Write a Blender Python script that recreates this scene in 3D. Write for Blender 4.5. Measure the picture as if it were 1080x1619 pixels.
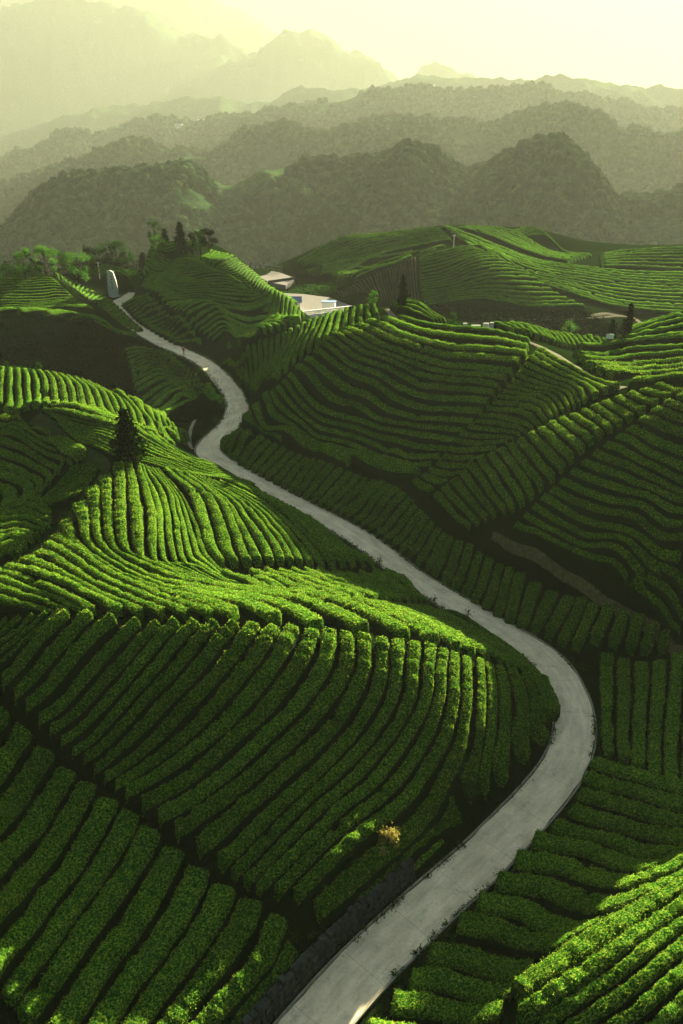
import bpy, math, random
import numpy as np
from mathutils import Vector
R = math.radians
random.seed(7); RNG = np.random.default_rng(7)
S = bpy.context.scene
for o in list(bpy.data.objects): bpy.data.objects.remove(o)

# ------------------------------------------------------------------ camera
W0, H0, F = 1080.0, 1619.0, 1300.0
PITCH = 26.0; CAMZ = 48.0
cam = bpy.data.cameras.new('camera'); camo = bpy.data.objects.new('camera', cam)
S.collection.objects.link(camo); S.camera = camo
camo.location = (0, 0, CAMZ); camo.rotation_euler = (R(90 - PITCH), 0, 0)
cam.sensor_fit = 'VERTICAL'; cam.sensor_height = 24; cam.lens = 24 * F / H0
cam.clip_start = 0.5; cam.clip_end = 30000
# ------------------------------------------------------------------ light
SUN_AZ, SUN_EL = 27.0, 16.5      # degrees to the right of the view axis (+Y), above the horizon
S.view_settings.view_transform = 'Standard'; S.view_settings.look = 'None'
S.view_settings.gamma = 1; S.view_settings.exposure = 3.5
w = bpy.data.worlds.new('World'); S.world = w; w.use_nodes = True
nt = w.node_tree; bg = nt.nodes['Background']
sky = nt.nodes.new('ShaderNodeTexSky'); sky.sky_type = 'NISHITA'; sky.sun_disc = False
sky.sun_elevation = R(SUN_EL); sky.sun_rotation = R(SUN_AZ)
sky.air_density = 0.7; sky.dust_density = 0.8; sky.ozone_density = 0.4; sky.altitude = 800
tn = nt.nodes.new('ShaderNodeMix'); tn.data_type = 'RGBA'; tn.blend_type = 'MULTIPLY'; tn.inputs[0].default_value = 1
nt.links.new(sky.outputs[0], tn.inputs[6]); nt.links.new(tn.outputs[2], bg.inputs[0])
# warm, dusty air low in the sky, clearer above
wc = nt.nodes.new('ShaderNodeTexCoord'); ws = nt.nodes.new('ShaderNodeSeparateXYZ'); wr = nt.nodes.new('ShaderNodeValToRGB')
nt.links.new(wc.outputs['Generated'], ws.inputs[0]); nt.links.new(ws.outputs[2], wr.inputs[0]); nt.links.new(wr.outputs[0], tn.inputs[7])
wr.color_ramp.elements[0].position = 0.02; wr.color_ramp.elements[0].color = (.035, .032, .012, 1); we = wr.color_ramp.elements.new(.24); we.color = (.10, .095, .035, 1); wr.color_ramp.elements[2].position = .6; wr.color_ramp.elements[2].color = (.62, .63, .50, 1); bg.inputs[1].default_value = 0.05
sl = bpy.data.lights.new('sun', 'SUN'); sl.energy = 5.0; sl.angle = R(0.6); sl.color = (1.0, 0.90, 0.60)
so = bpy.data.objects.new('sun', sl); S.collection.objects.link(so); so.location = (150, 120, 200)
sd = Vector((math.sin(R(SUN_AZ)) * math.cos(R(SUN_EL)), math.cos(R(SUN_AZ)) * math.cos(R(SUN_EL)), math.sin(R(SUN_EL))))
so.rotation_euler = (-sd).to_track_quat('-Z', 'Y').to_euler()
S.render.engine = 'CYCLES'
S.cycles.volume_bounces = 1

# ------------------------------------------------------------------ numpy noise
def _h(ix, iy, s):
    n = (ix.astype(np.int64) * 374761393 + iy.astype(np.int64) * 668265263 + s * 1442695041) & 0x7fffffff
    n = ((n ^ (n >> 13)) * 1274126177) & 0x7fffffff
    n = ((n ^ (n >> 16)) * 1103515245) & 0x7fffffff
    return (n & 0xffff) / 65535.0
def vnoise(x, y, s=0):
    ix = np.floor(x); iy = np.floor(y); fx = x - ix; fy = y - iy
    fx = fx * fx * (3 - 2 * fx); fy = fy * fy * (3 - 2 * fy)
    a = _h(ix, iy, s); b = _h(ix + 1, iy, s); c = _h(ix, iy + 1, s); d = _h(ix + 1, iy + 1, s)
    return (a + (b - a) * fx + (c - a) * fy + (a - b - c + d) * fx * fy) * 2 - 1
def fbm(x, y, o=4, s=0, g=0.5):
    r = 0; a = 1; t = 0
    for k in range(o):
        r = r + a * vnoise(x * 2**k + 13.7 * k, y * 2**k + 7.3 * k, s + k); t += a; a *= g
    return r / t

# ------------------------------------------------------------------ rays and terrain
SP, CP = math.sin(R(PITCH)), math.cos(R(PITCH))
def ray(u, v):
    r = (u - W0 / 2) / F; up = -(v - H0 / 2) / F
    return r, CP + up * SP, -SP + up * CP
def pix(u, v, h):
    dx, dy, dz = ray(u, v); t = (h - CAMZ) / dz
    return dx * t, dy * t, h
ROAD = [(415,1720,0),(500,1615,0),(578,1528,0),(670,1440,0),(757,1362,0),(803,1316,0),(857,1258,0),(893,1208,0),(908,1160,0),(905,1118,0),(894,1088,0),(875,1055,0),
 (845,1029,0),(800,1002,0),(750,974,0),(697,944,0),(655,918,0.3),(620,890,0.6),(588,864,1),(555,843,1.3),(490,810,2),(430,776,3),(380,747,4),(345,727,4.6),(329,712,5),(333,700,5.2),(348,684,5.5),
 (364,666,6),(375,645,6),(367,621,6),(347,595,6),(329,578,5.8),(301,562,5.5),(270,549,5.2),(245,536,5),(211,515,5),(190,497,5),(182,484,5.5),(197,472,6.2),(214,460,7)]
CT = """600,489,19.6 470,518,16.5 360,556,12.6
400,545,13.5 490,512,17.4 560,495,20 612,485,21 655,500,19.5 700,518,19 790,522,18.5 860,548,18 920,583,18 985,613,18.5 1040,612,20 1080,608,21.2
450,560,15 430,600,12.3 395,630,9.8 500,570,16.6 450,620,12.4 395,663,8.6 560,525,19
600,600,15 700,650,12.5 600,680,9 650,740,6 500,700,6.5 420,685,6.5 700,560,17.5 800,570,17.5 760,650,13.5 700,750,7 690,775,6.5
900,660,15.5 800,705,11.8 690,782,6.3 1000,660,18 940,705,15.5 860,775,11 785,845,6.5 850,620,15.5
1080,680,19 1080,780,14 1000,830,11.5 900,830,9 1080,900,9.5 850,870,6 800,860,5.5 900,920,4.3 1000,980,3.3 1080,1010,3.3
1200,650,19 1300,800,18 1250,1000,9 1180,900,12.5 1160,1040,6 1200,950,9.5 1300,950,10 1140,830,14.5
760,900,3 600,800,4 500,740,4.8 950,1010,2.2 880,980,1.8 700,870,3 650,830,3.4 910,1040,0.6
1000,1100,1.2 1070,1200,1.6 960,1200,0.5 1150,1150,2.5 1300,1200,5
1000,1280,1.6 800,1380,.5 900,1400,.8 750,1500,.5 650,1560,.3 600,1640,.2 1060,1320,2.4 940,1230,.4 700,1640,.6
1080,1372,6.4 950,1480,6.2 830,1590,5.2 1080,1500,7.4 1080,1619,7.4 950,1619,6.4 1000,1380,2.2 900,1490,1.6 780,1590,1.4 1020,1425,6.3 1250,1450,5 1300,1619,5 870,1700,4.5
130,990,12.4 300,993,12.2 400,996,11.6 500,1003,10.8 600,1016,9.8 680,1030,8.6 770,1055,6 850,1075,3.0
870,1155,1.8 820,1230,2.4 740,1290,3 640,1385,3.2 560,1445,2.8 480,1510,2.5 400,1619,2.4
750,1130,6 500,1150,7.4 600,1230,5 250,1150,7.6 100,1080,9.3 0,1090,9 400,1080,9.8 650,1120,7.4 0,1140,6.5 120,1210,4.6 250,1330,3 400,1410,2.6 470,1465,2.5 690,1250,4 810,1150,3.8
0,1300,4.2 100,1450,2.6 0,1600,3.4 300,1450,2.0 300,1600,1.8 150,1600,2.5
100,940,12.6 0,930,12.4 200,930,12 300,950,10.8 400,948,8.6 550,963,7 640,972,5.2 640,990,7.6 720,1010,4.8 740,990,1.2 690,964,1.0 800,1035,2.6 500,980,9.3
345,905,8 480,900,5.3 590,907,1.8 500,930,5.4 600,942,2.8 420,925,7
150,790,13.5 300,755,11.7 200,850,13 300,860,10.8 430,860,7 400,790,8.8 500,840,4.8 350,742,9 320,730,8 250,800,12.3
205,728,14.4 100,665,15 30,655,15 250,695,12 300,722,8 380,768,5 470,815,3.2 560,865,1.8 150,690,14.8
0,584,13 100,593,13 200,630,11.4 270,672,8.5 100,646,12.2 0,648,12.6 180,660,11.4 240,700,9.6
0,700,11.5 100,720,12.6 0,740,10.3 50,780,9.5 0,810,9.3 120,780,12 140,735,13.8 100,805,12 0,840,10 70,830,11.2 0,880,9.8 100,870,12.5 60,870,11.8
-150,700,12 -200,900,10 -200,1200,10 -100,1500,8 -150,620,13
0,440,16.5 90,440,15.5 0,500,11.6 0,560,7.5 150,490,9 150,472,7.4 235,538,5 100,560,4 200,600,1.2 300,640,2 330,620,4.4 280,690,3.5 320,665,4.6 250,640,0.5 250,560,3.8 300,590,3.8 -150,450,17 120,500,9 60,530,8
340,552,5.4 250,530,5.2 170,420,12 240,386,18.5 330,400,20 340,429,17.4 375,448,15.6 414,470,13.4 440,493,11.4 466,516,9.2 488,509,8.8 375,408,16.2 434,459,10.5 464,490,8.5 450,474,3.2 456,464,3.2 290,405,18.6 225,455,9.5 300,450,14.6 300,500,10.3 400,520,8.7 350,540,6.7 400,490,11.2 470,480,3 510,480,3 440,435,3 465,437,3 500,450,3.3 550,490,3 410,425,5 485,470,3 540,470,3.2 200,440,9
530,460,4.4 600,440,9 650,405,12.5 740,388,15.4 550,455,5.6 650,470,5.5 740,490,4 740,440,10 860,440,8 930,490,4.5 830,495,3.5 870,505,3 950,500,3.5 810,470,6 760,500,3.5
480,420,5 530,380,10 700,357,15.5 640,370,13 620,425,6 810,412,10.5 900,425,9 960,430,8 1080,434,8 960,480,4 1080,480,4.5
850,362,13.5 935,402,9 1080,392,10.5 1000,398,9.5 880,400,8
805,516,17 860,530,16.6 940,550,15 955,567,15 1080,545,18 1000,600,16.5 1080,590,17 1080,500,19 1000,535,16 915,560,15.6
690,512,18.3 660,486,20.5"""
pts = [pix(*p) for p in ROAD]
for line in CT.split():
    a = line.split(','); pts.append(pix(float(a[0]), float(a[1]), float(a[2])))
for x, y, h in [(-42,238,5),(-20,238,2),(-62,232,4),(-95,222,0),(-130,225,-6),(-70,290,-28),(0,300,-8),(80,320,-8),(160,330,-8),(-160,250,-15),(-60,330,-30),(40,345,-30),(140,360,-30),(240,340,-25),(-200,300,-20),(-160,380,-60),(0,400,-60),(160,410,-60),(300,400,-60),(-300,350,-60),
  (-20,0,6),(20,0,4),(60,0,5),(-70,0,12),(0,-60,5),(-100,60,10),(-160,100,10),(-200,180,8),(38,71,14.5),(46,76,16.5),(45,64,12),(56,90,21),(110,20,8),(120,70,13),(140,110,18),(180,170,12),(220,240,5),(170,50,10),(72,66,9),(200,-30,8),(-150,-40,8),
  (100,150,12),(60,150,8),(30,160,3),(70,180,3),(0,160,4),(20,185,3),(-10,205,2.5),(-13.5,171,13.8),(-10.5,160,11.6),(-45,132,1),(-60,130,2),(-30,140,2.5)]:  # ground by the knoll foot is raised to keep sun off the road
    pts.append((x, y, h))
P = np.array(pts); C2 = P[:, :2] / 50.0; HV = P[:, 2]
def kern(r2): return 0.5 * r2 * np.log(r2 + 1e-9)
def fit(C, v, lam):
    n = len(C); d2 = ((C[:, None] - C[None]) ** 2).sum(2)
    A = np.zeros((n + 3, n + 3)); A[:n, :n] = kern(d2) + lam * np.eye(n)
    A[:n, n] = 1; A[:n, n+1:] = C; A[n, :n] = 1; A[n+1:, :n] = C.T
    return np.linalg.solve(A, np.concatenate([v, np.zeros(3)]))
COEF = fit(C2, HV, 0.0012)
GX0, GY0, GS = -330.0, -70.0, 1.0; NX, NY = 721, 541
gx = GX0 + np.arange(NX) * GS; gy = GY0 + np.arange(NY) * GS
TG = np.zeros((NY, NX))
for j in range(0, NY, 20):
    yy, xx = np.meshgrid(gy[j:j+20], gx, indexing='ij'); q = np.stack([xx.ravel(), yy.ravel()], 1) / 50.0
    d2 = (q**2).sum(1)[:, None] + (C2**2).sum(1)[None] - 2 * q @ C2.T
    val = kern(np.maximum(d2, 0)) @ COEF[:-3] + COEF[-3] + q @ COEF[-2:]
    TG[j:j+20] = val.reshape(xx.shape)
# the hill edges fall away into the valley beyond the plantation
YY, XX = np.meshgrid(gy, gx, indexing='ij')
edge = np.clip((YY - 300) / 90, 0, 1); edge = edge * edge * (3 - 2 * edge)
TG = TG * (1 - edge) + (-85) * edge
side = np.clip((np.abs(XX - 30) - 215) / 110, 0, 1); TG = TG * (1 - side) + side * np.minimum(TG, -30)
TG = np.clip(TG, -95, 26)
kn = (XX > -80) & (XX < -8) & (YY > 178) & (YY < 240); TG = np.where(kn, np.minimum(TG, 18.4 + .12 * (TG - 18.4)), TG)
TG += 0.10 * fbm(XX / 6, YY / 6, 3, 5)
def terr(x, y):
    x = np.asarray(x, float); y = np.asarray(y, float)
    fx = np.clip((x - GX0) / GS, 0, NX - 1.001); fy = np.clip((y - GY0) / GS, 0, NY - 1.001)
    i = fx.astype(int); j = fy.astype(int); a = fx - i; b = fy - j
    return (TG[j, i] * (1-a) + TG[j, i+1] * a) * (1-b) + (TG[j+1, i] * (1-a) + TG[j+1, i+1] * a) * b
def hit(u, v, lim=330.0, lo=22.0):
    """first point where the sight line meets the ground; a line passing just over a crest gives the crest"""
    dx, dy, dz = ray(u, v); t = np.arange(lo, lim, 0.4)
    z = CAMZ + dz * t - terr(dx * t, dy * t)
    neg = np.nonzero(z < 0)[0]
    if len(neg):
        k = neg[0]
        if k > 0: tt = t[k-1] + 0.4 * z[k-1] / (z[k-1] - z[k])
        else: tt = t[0]
    else: tt = t[np.argmin(z / t)]
    return dx * tt, dy * tt
def smooth_line(pts2, step):
    """Catmull-Rom through points then even resampling"""
    p = np.array(pts2, float)
    e = np.vstack([2*p[0]-p[1], p, 2*p[-1]-p[-2]]); out = []
    for i in range(1, len(e) - 2):
        t = np.linspace(0, 1, 16, endpoint=False)[:, None]
        a, b, c, d = e[i-1], e[i], e[i+1], e[i+2]
        out.append(0.5 * ((2*b) + (-a+c)*t + (2*a-5*b+4*c-d)*t*t + (-a+3*b-3*c+d)*t**3))
    q = np.vstack(out + [p[-1:]])
    s = np.concatenate([[0], np.cumsum(np.linalg.norm(np.diff(q, axis=0), axis=1))])
    n = max(2, int(s[-1] / step) + 1); ss = np.linspace(0, s[-1], n)
    return np.stack([np.interp(ss, s, q[:, k]) for k in range(q.shape[1])], 1)

# the road bed: flatten the ground under the road
rc = smooth_line([pix(*p)[:2] for p in ROAD], 0.5)
rz = smooth_line([(i, p[2]) for i, p in enumerate(ROAD)], 0.01)
# height along the road by nearest control distance
ctl = np.array([pix(*p) for p in ROAD])
sc_ = np.concatenate([[0], np.cumsum(np.linalg.norm(np.diff(rc, axis=0), axis=1))])
ks = [int(np.argmin(((rc - c[:2])**2).sum(1))) for c in ctl]
rh = np.interp(sc_, sc_[ks], ctl[:, 2])
kk = 25; rh = np.convolve(np.pad(rh, kk, mode='edge'), np.ones(2*kk+1)/(2*kk+1), 'valid')
RW = 1.68
def flatten(line, hz, half, fade):
    global TG
    for i in range(0, len(line), 1):
        x, y = line[i]; r = half + fade + 1.5
        i0 = int((x - r - GX0) / GS); i1 = int((x + r - GX0) / GS) + 2; j0 = int((y - r - GY0) / GS); j1 = int((y + r - GY0) / GS) + 2
        if i0 < 0 or j0 < 0 or i1 >= NX or j1 >= NY: continue
        xs, ys = np.meshgrid(gx[i0:i1], gy[j0:j1]); d = np.hypot(xs - x, ys - y)
        sub = DM[j0:j1, i0:i1]; m = d < sub; sub[m] = d[m]; HM[j0:j1, i0:i1][m] = hz[i]
    wgt = np.clip((half + fade - DM) / fade, 0, 1); wgt = wgt * wgt * (3 - 2 * wgt)
    TG = TG * (1 - wgt) + np.where(wgt > 0, HM, 0) * wgt
DM = np.full_like(TG, 1e9); HM = np.zeros_like(TG)
flatten(rc, rh - 0.06, RW + 0.7, 1.8)
ROADD = DM.copy()
# the car park is level
cpx, cpy, _ = pix(495, 470, 3)

# ------------------------------------------------------------------ object helpers
COL = S.collection
def mesh_obj(name, V, Fq, mats, parent=None, smooth=True, mi=None):
    me = bpy.data.meshes.new(name); V = np.asarray(V, np.float32).reshape(-1, 3)
    if isinstance(Fq, np.ndarray):
        k = Fq.shape[1]; nf = len(Fq)
        me.vertices.add(len(V)); me.vertices.foreach_set('co', V.ravel())
        me.loops.add(nf * k); me.loops.foreach_set('vertex_index', Fq.astype(np.int32).ravel())
        me.polygons.add(nf); me.polygons.foreach_set('loop_start', np.arange(0, nf * k, k, dtype=np.int32))
        me.polygons.foreach_set('loop_total', np.full(nf, k, np.int32))
        me.update(calc_edges=True); me.validate()
    else:
        me.from_pydata([tuple(map(float, p)) for p in V], [], Fq); me.update()
    for m in (mats if isinstance(mats, (list, tuple)) else [mats]): me.materials.append(m)
    if mi is not None: me.polygons.foreach_set('material_index', np.asarray(mi, np.int32))
    me.polygons.foreach_set('use_smooth', np.full(len(me.polygons), smooth))
    o = bpy.data.objects.new(name, me); COL.objects.link(o)
    if parent: o.parent = parent
    return o
def tag(o, label=None, cat=None, group=None, kind=None):
    if label: o['label'] = label
    if cat: o['category'] = cat
    if group: o['group'] = group
    if kind: o['kind'] = kind
    return o
def empty(name, loc, rz=0):
    o = bpy.data.objects.new(name, None); COL.objects.link(o); o.location = loc; o.rotation_euler = (0, 0, rz); o.empty_display_size = .3
    return o
def grid_faces(n, m, wrap=False):
    i = np.arange(n - 1)[:, None]; j = np.arange(m if wrap else m - 1)[None]
    j2 = (j + 1) % m
    a = i * m + j; b = i * m + j2; c = (i + 1) * m + j2; d = (i + 1) * m + j
    return np.stack([a, b, c, d], -1).reshape(-1, 4)

class MB:
    """collects boxes, tubes and prisms into one mesh"""
    def __init__(s): s.v = []; s.f = []
    def add(s, v, f):
        n = len(s.v); s.v += [tuple(p) for p in v]; s.f += [tuple(i + n for i in q) for q in f]
    def box(s, c, d, rz=0, taper=1.0):
        cx, cy, cz = c; hx, hy, hz = d[0]/2, d[1]/2, d[2]/2; co, si = math.cos(rz), math.sin(rz); v = []
        for z, t in ((-hz, 1), (hz, taper)):
            for x, y in ((-hx*t, -hy*t), (hx*t, -hy*t), (hx*t, hy*t), (-hx*t, hy*t)): v.append((cx + x*co - y*si, cy + x*si + y*co, cz + z))
        s.add(v, [(3,2,1,0),(4,5,6,7),(0,1,5,4),(1,2,6,5),(2,3,7,6),(3,0,4,7)])
    def tube(s, p, r, n=7):
        p = [Vector(q) for q in p]; r = r if isinstance(r, (list, tuple)) else [r]*len(p); v = []; f = []
        for i, q in enumerate(p):
            d = (p[min(i+1, len(p)-1)] - p[max(i-1, 0)]).normalized(); a = d.orthogonal().normalized() if i == 0 else (a - d * a.dot(d)).normalized(); b = d.cross(a)
            for k in range(n):
                t = 2*math.pi*k/n; v.append(q + a*math.cos(t)*r[i] + b*math.sin(t)*r[i])
        for i in range(len(p)-1):
            for k in range(n): f.append((i*n+k, i*n+(k+1)%n, (i+1)*n+(k+1)%n, (i+1)*n+k))
        f.append(tuple(range(n))[::-1]); f.append(tuple((len(p)-1)*n + k for k in range(n)))
        s.add(v, f)
    def build(s, name, m, parent=None, smooth=False): return mesh_obj(name, s.v, s.f, m, parent, smooth)

# ------------------------------------------------------------------ materials
def mat(name, rough=0.8, spec=0.2):
    m = bpy.data.materials.new(name); m.use_nodes = True; t = m.node_tree; b = t.nodes['Principled BSDF']
    b.inputs['Roughness'].default_value = rough; b.inputs['Specular IOR Level'].default_value = spec
    return m, t, b
def nz(t, scale, detail=4, rough=0.6, vec=None, kind='ShaderNodeTexNoise'):
    n = t.nodes.new(kind); n.inputs['Scale'].default_value = scale
    if kind == 'ShaderNodeTexNoise': n.inputs['Detail'].default_value = detail; n.inputs['Roughness'].default_value = rough
    if vec is not None: t.links.new(vec, n.inputs['Vector'])
    return n
def ramp(t, src, stops):
    r = t.nodes.new('ShaderNodeValToRGB'); e = r.color_ramp.elements
    e[0].position, e[0].color = stops[0][0], (*stops[0][1], 1); e[1].position, e[1].color = stops[-1][0], (*stops[-1][1], 1)
    for p, c in stops[1:-1]: q = e.new(p); q.color = (*c, 1)
    t.links.new(src, r.inputs[0]); return r
def mix(t, f, a, b, mode='MIX'):
    m = t.nodes.new('ShaderNodeMix'); m.data_type = 'RGBA'; m.blend_type = mode
    for s, v in ((0, f), (6, a), (7, b)):
        if isinstance(v, (int, float)): m.inputs[s].default_value = v
        elif isinstance(v, tuple): m.inputs[s].default_value = (*v, 1)
        else: t.links.new(v, m.inputs[s])
    return m.outputs[2]
def bump(t, b, src, strength, dist):
    n = t.nodes.new('ShaderNodeBump'); n.inputs['Strength'].default_value = strength; n.inputs['Distance'].default_value = dist
    t.links.new(src, n.inputs['Height']); t.links.new(n.outputs[0], b.inputs['Normal'])
def pos(t): return t.nodes.new('ShaderNodeNewGeometry').outputs['Position']

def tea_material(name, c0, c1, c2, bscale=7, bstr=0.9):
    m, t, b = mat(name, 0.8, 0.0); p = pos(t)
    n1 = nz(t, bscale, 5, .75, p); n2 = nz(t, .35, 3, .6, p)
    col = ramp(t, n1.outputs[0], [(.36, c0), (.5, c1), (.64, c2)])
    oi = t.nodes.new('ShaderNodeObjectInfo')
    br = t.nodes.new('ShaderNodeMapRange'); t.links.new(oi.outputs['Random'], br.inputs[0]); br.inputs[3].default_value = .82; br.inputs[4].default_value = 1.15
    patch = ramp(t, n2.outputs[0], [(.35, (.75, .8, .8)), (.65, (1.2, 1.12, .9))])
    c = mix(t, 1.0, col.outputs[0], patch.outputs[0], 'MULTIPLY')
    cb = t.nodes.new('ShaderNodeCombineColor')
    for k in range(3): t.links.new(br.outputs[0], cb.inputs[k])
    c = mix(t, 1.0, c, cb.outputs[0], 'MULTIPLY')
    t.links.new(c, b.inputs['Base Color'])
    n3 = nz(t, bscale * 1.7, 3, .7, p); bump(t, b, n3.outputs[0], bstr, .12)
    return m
def leaf_material(name, c0, c1, trans=.35, scale=3):
    m, t, b = mat(name, .8, 0.0); p = pos(t); n = nz(t, scale, 3, .6, p)
    r = ramp(t, n.outputs[0], [(.35, c0), (.65, c1)]); t.links.new(r.outputs[0], b.inputs['Base Color'])
    tr = t.nodes.new('ShaderNodeBsdfTranslucent'); t.links.new(r.outputs[0], tr.inputs[0])
    ms = t.nodes.new('ShaderNodeMixShader'); ms.inputs[0].default_value = trans
    t.links.new(b.outputs[0], ms.inputs[1]); t.links.new(tr.outputs[0], ms.inputs[2])
    t.links.new(ms.outputs[0], t.nodes['Material Output'].inputs[0]); return m
def plain(name, col, rough=.8, var=.15, scale=4, spec=.3, bs=0.2, bd=.02, metal=0):
    m, t, b = mat(name, rough, spec); p = pos(t); n = nz(t, scale, 5, .65, p)
    r = ramp(t, n.outputs[0], [(.3, tuple(c*(1-var) for c in col)), (.7, tuple(min(1, c*(1+var)) for c in col))])
    t.links.new(r.outputs[0], b.inputs['Base Color']); bump(t, b, n.outputs[0], bs, bd); b.inputs['Metallic'].default_value = metal
    return m
M = {}
M['tea'] = tea_material('tea_leaves', (.002,.016,.002), (.013,.068,.006), (.20,.28,.03))
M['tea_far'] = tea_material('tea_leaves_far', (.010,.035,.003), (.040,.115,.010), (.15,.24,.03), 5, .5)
M['tea_purple'] = tea_material('tea_leaves_pruned', (.030,.030,.018), (.060,.055,.035), (.095,.085,.05), 5, .5)
M['tea_leaf'] = leaf_material('tea_leaf_tips', (.05,.15,.008), (.27,.34,.04), .5, 2.5)
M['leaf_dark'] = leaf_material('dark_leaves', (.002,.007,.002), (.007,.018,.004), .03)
M['leaf_mid'] = leaf_material('shrub_leaves', (.012,.045,.006), (.035,.09,.012), .25)
M['leaf_bright'] = leaf_material('fresh_leaves', (.03,.10,.012), (.08,.20,.02), .35)
M['leaf_yellow'] = leaf_material('yellow_leaves', (.20,.18,.04), (.42,.34,.08), .3)
M['tea_stem_shade'] = plain('tea_stems_with_gap_shade', (.008,.020,.005), .95, .5, 6, .02, .8, .1)  # stems and old leaves, darkened to paint in the shade of the row gaps
M['bark'] = plain('bark', (.03,.024,.015), .95, spec=0)
M['stone'] = plain('pale_stone', (.42,.41,.37), .8, .2, 3)
M['white'] = plain('white_wall', (.72,.71,.66), .8, .06)
M['blue'] = plain('blue_tin_roof', (.10,.16,.28), .5, .1)
M['darkmetal'] = plain('dark_railing', (.05,.05,.05), .6)
M['wood'] = plain('weathered_timber', (.13,.09,.055), .85)
M['skin'] = plain('skin', (.5,.3,.2), .6); M['red'] = plain('red_cloth', (.45,.05,.04), .8); M['trouser'] = plain('dark_cloth', (.03,.03,.04), .9)
# ground: dark soil with weeds
m, t, b = mat('plantation_soil', .95, 0); p = pos(t); n1 = nz(t, .5, 6, .7, p); n2 = nz(t, 5, 5, .7, p)
r1 = ramp(t, n2.outputs[0], [(.35, (.003,.006,.002)), (.55, (.006,.015,.004)), (.7, (.016,.030,.008))])
r2 = ramp(t, n1.outputs[0], [(.45, (.7,.9,.6)), (.6, (1.1,.95,.8))])
t.links.new(mix(t, 1.0, r1.outputs[0], r2.outputs[0], 'MULTIPLY'), b.inputs['Base Color']); bump(t, b, n2.outputs[0], .8, .2); M['soil'] = m
# dirt tracks
M['dirt'] = plain('dry_dirt_track', (.075,.062,.03), .95, .45, 2.5, 0, .6, .1)
# concrete road with joints and stains
m, t, b = mat('concrete_road', .9, .04); uv = t.nodes.new('ShaderNodeUVMap'); p = pos(t)
n1 = nz(t, .35, 5, .65, p); n2 = nz(t, 6, 5, .7, p)
r1 = ramp(t, n1.outputs[0], [(.32, (.56,.46,.32)), (.5, (.66,.55,.385)), (.7, (.73,.62,.45))])
r2 = ramp(t, n2.outputs[0], [(.25, (.8,.8,.8)), (.7, (1.06,1.05,1.03))])
c = mix(t, 1.0, r1.outputs[0], r2.outputs[0], 'MULTIPLY')
sx = t.nodes.new('ShaderNodeSeparateXYZ'); t.links.new(uv.outputs[0], sx.inputs[0])
def mth(op, a, bb):
    n = t.nodes.new('ShaderNodeMath'); n.operation = op
    for k, v in enumerate((a, bb)):
        if isinstance(v, (int, float)): n.inputs[k].default_value = v
        elif v is not None: t.links.new(v, n.inputs[k])
    return n.outputs[0]
fr = mth('FRACT', mth('DIVIDE', sx.outputs[1], 4.5), 0); jl = mth('LESS_THAN', fr, .009)
c = mix(t, mth('MULTIPLY', jl, .4), c, (.10,.095,.08))
ed = mth('ABSOLUTE', mth('SUBTRACT', sx.outputs[0], .5), 0); n4 = nz(t, 1.2, 5, .7, p)
edg = mth('GREATER_THAN', mth('ADD', ed, mth('MULTIPLY', mth('SUBTRACT', n4.outputs[0], .5), .22)), .475)
c = mix(t, mth('MULTIPLY', edg, .7), c, (.11,.10,.06))
n5 = nz(t, .8, 6, .75, p); st = ramp(t, n5.outputs[0], [(.56, (0,0,0)), (.68, (1,1,1))])
c = mix(t, mth('MULTIPLY', st.outputs[0], .4), c, (.20,.19,.12))
mp = t.nodes.new('ShaderNodeMapping'); mp.inputs['Scale'].default_value = (9, .35, 1); t.links.new(uv.outputs[0], mp.inputs[0]); n6 = nz(t, 1.0, 4, .6, mp.outputs[0])
s6 = ramp(t, n6.outputs[0], [(.3, (.78,.78,.76)), (.62, (1.1,1.1,1.08))]); c = mix(t, 1.0, c, s6.outputs[0], 'MULTIPLY')
t.links.new(c, b.inputs['Base Color']); bump(t, b, n2.outputs[0], .25, .03); M['road'] = m
M['kerb'] = plain('worn_concrete_edge', (.24,.22,.16), .95, .3, 5, 0)
M['paving'] = plain('pale_paving', (.18,.168,.15), .95, .12, 1.5, 0)

# ------------------------------------------------------------------ ground sheet of the tea hills
ys = np.concatenate([np.arange(-60, 20, 4.0), np.arange(20, 230, 1.0), np.arange(230, 330, 2.0), np.arange(330, 470, 5.0)])
xs = np.concatenate([np.arange(-320, -130, 6.0), np.arange(-130, 140, 1.0), np.arange(140, 381, 6.0)])
gyy, gxx = np.meshgrid(ys, xs, indexing='ij')
gz = terr(gxx, gyy) + .06 * fbm(gxx / 1.7, gyy / 1.7, 3, 9) * (np.abs(gyy) < 320)
rd = np.clip((gxx - GX0) / GS, 0, NX-1).astype(int); rj = np.clip((gyy - GY0) / GS, 0, NY-1).astype(int)
gz = np.where(ROADD[rj, rd] < RW + .9, terr(gxx, gyy) - .05, gz)
tag(mesh_obj('ground', np.stack([gxx, gyy, gz], -1), grid_faces(len(ys), len(xs)), M['soil']), kind='structure')

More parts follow.
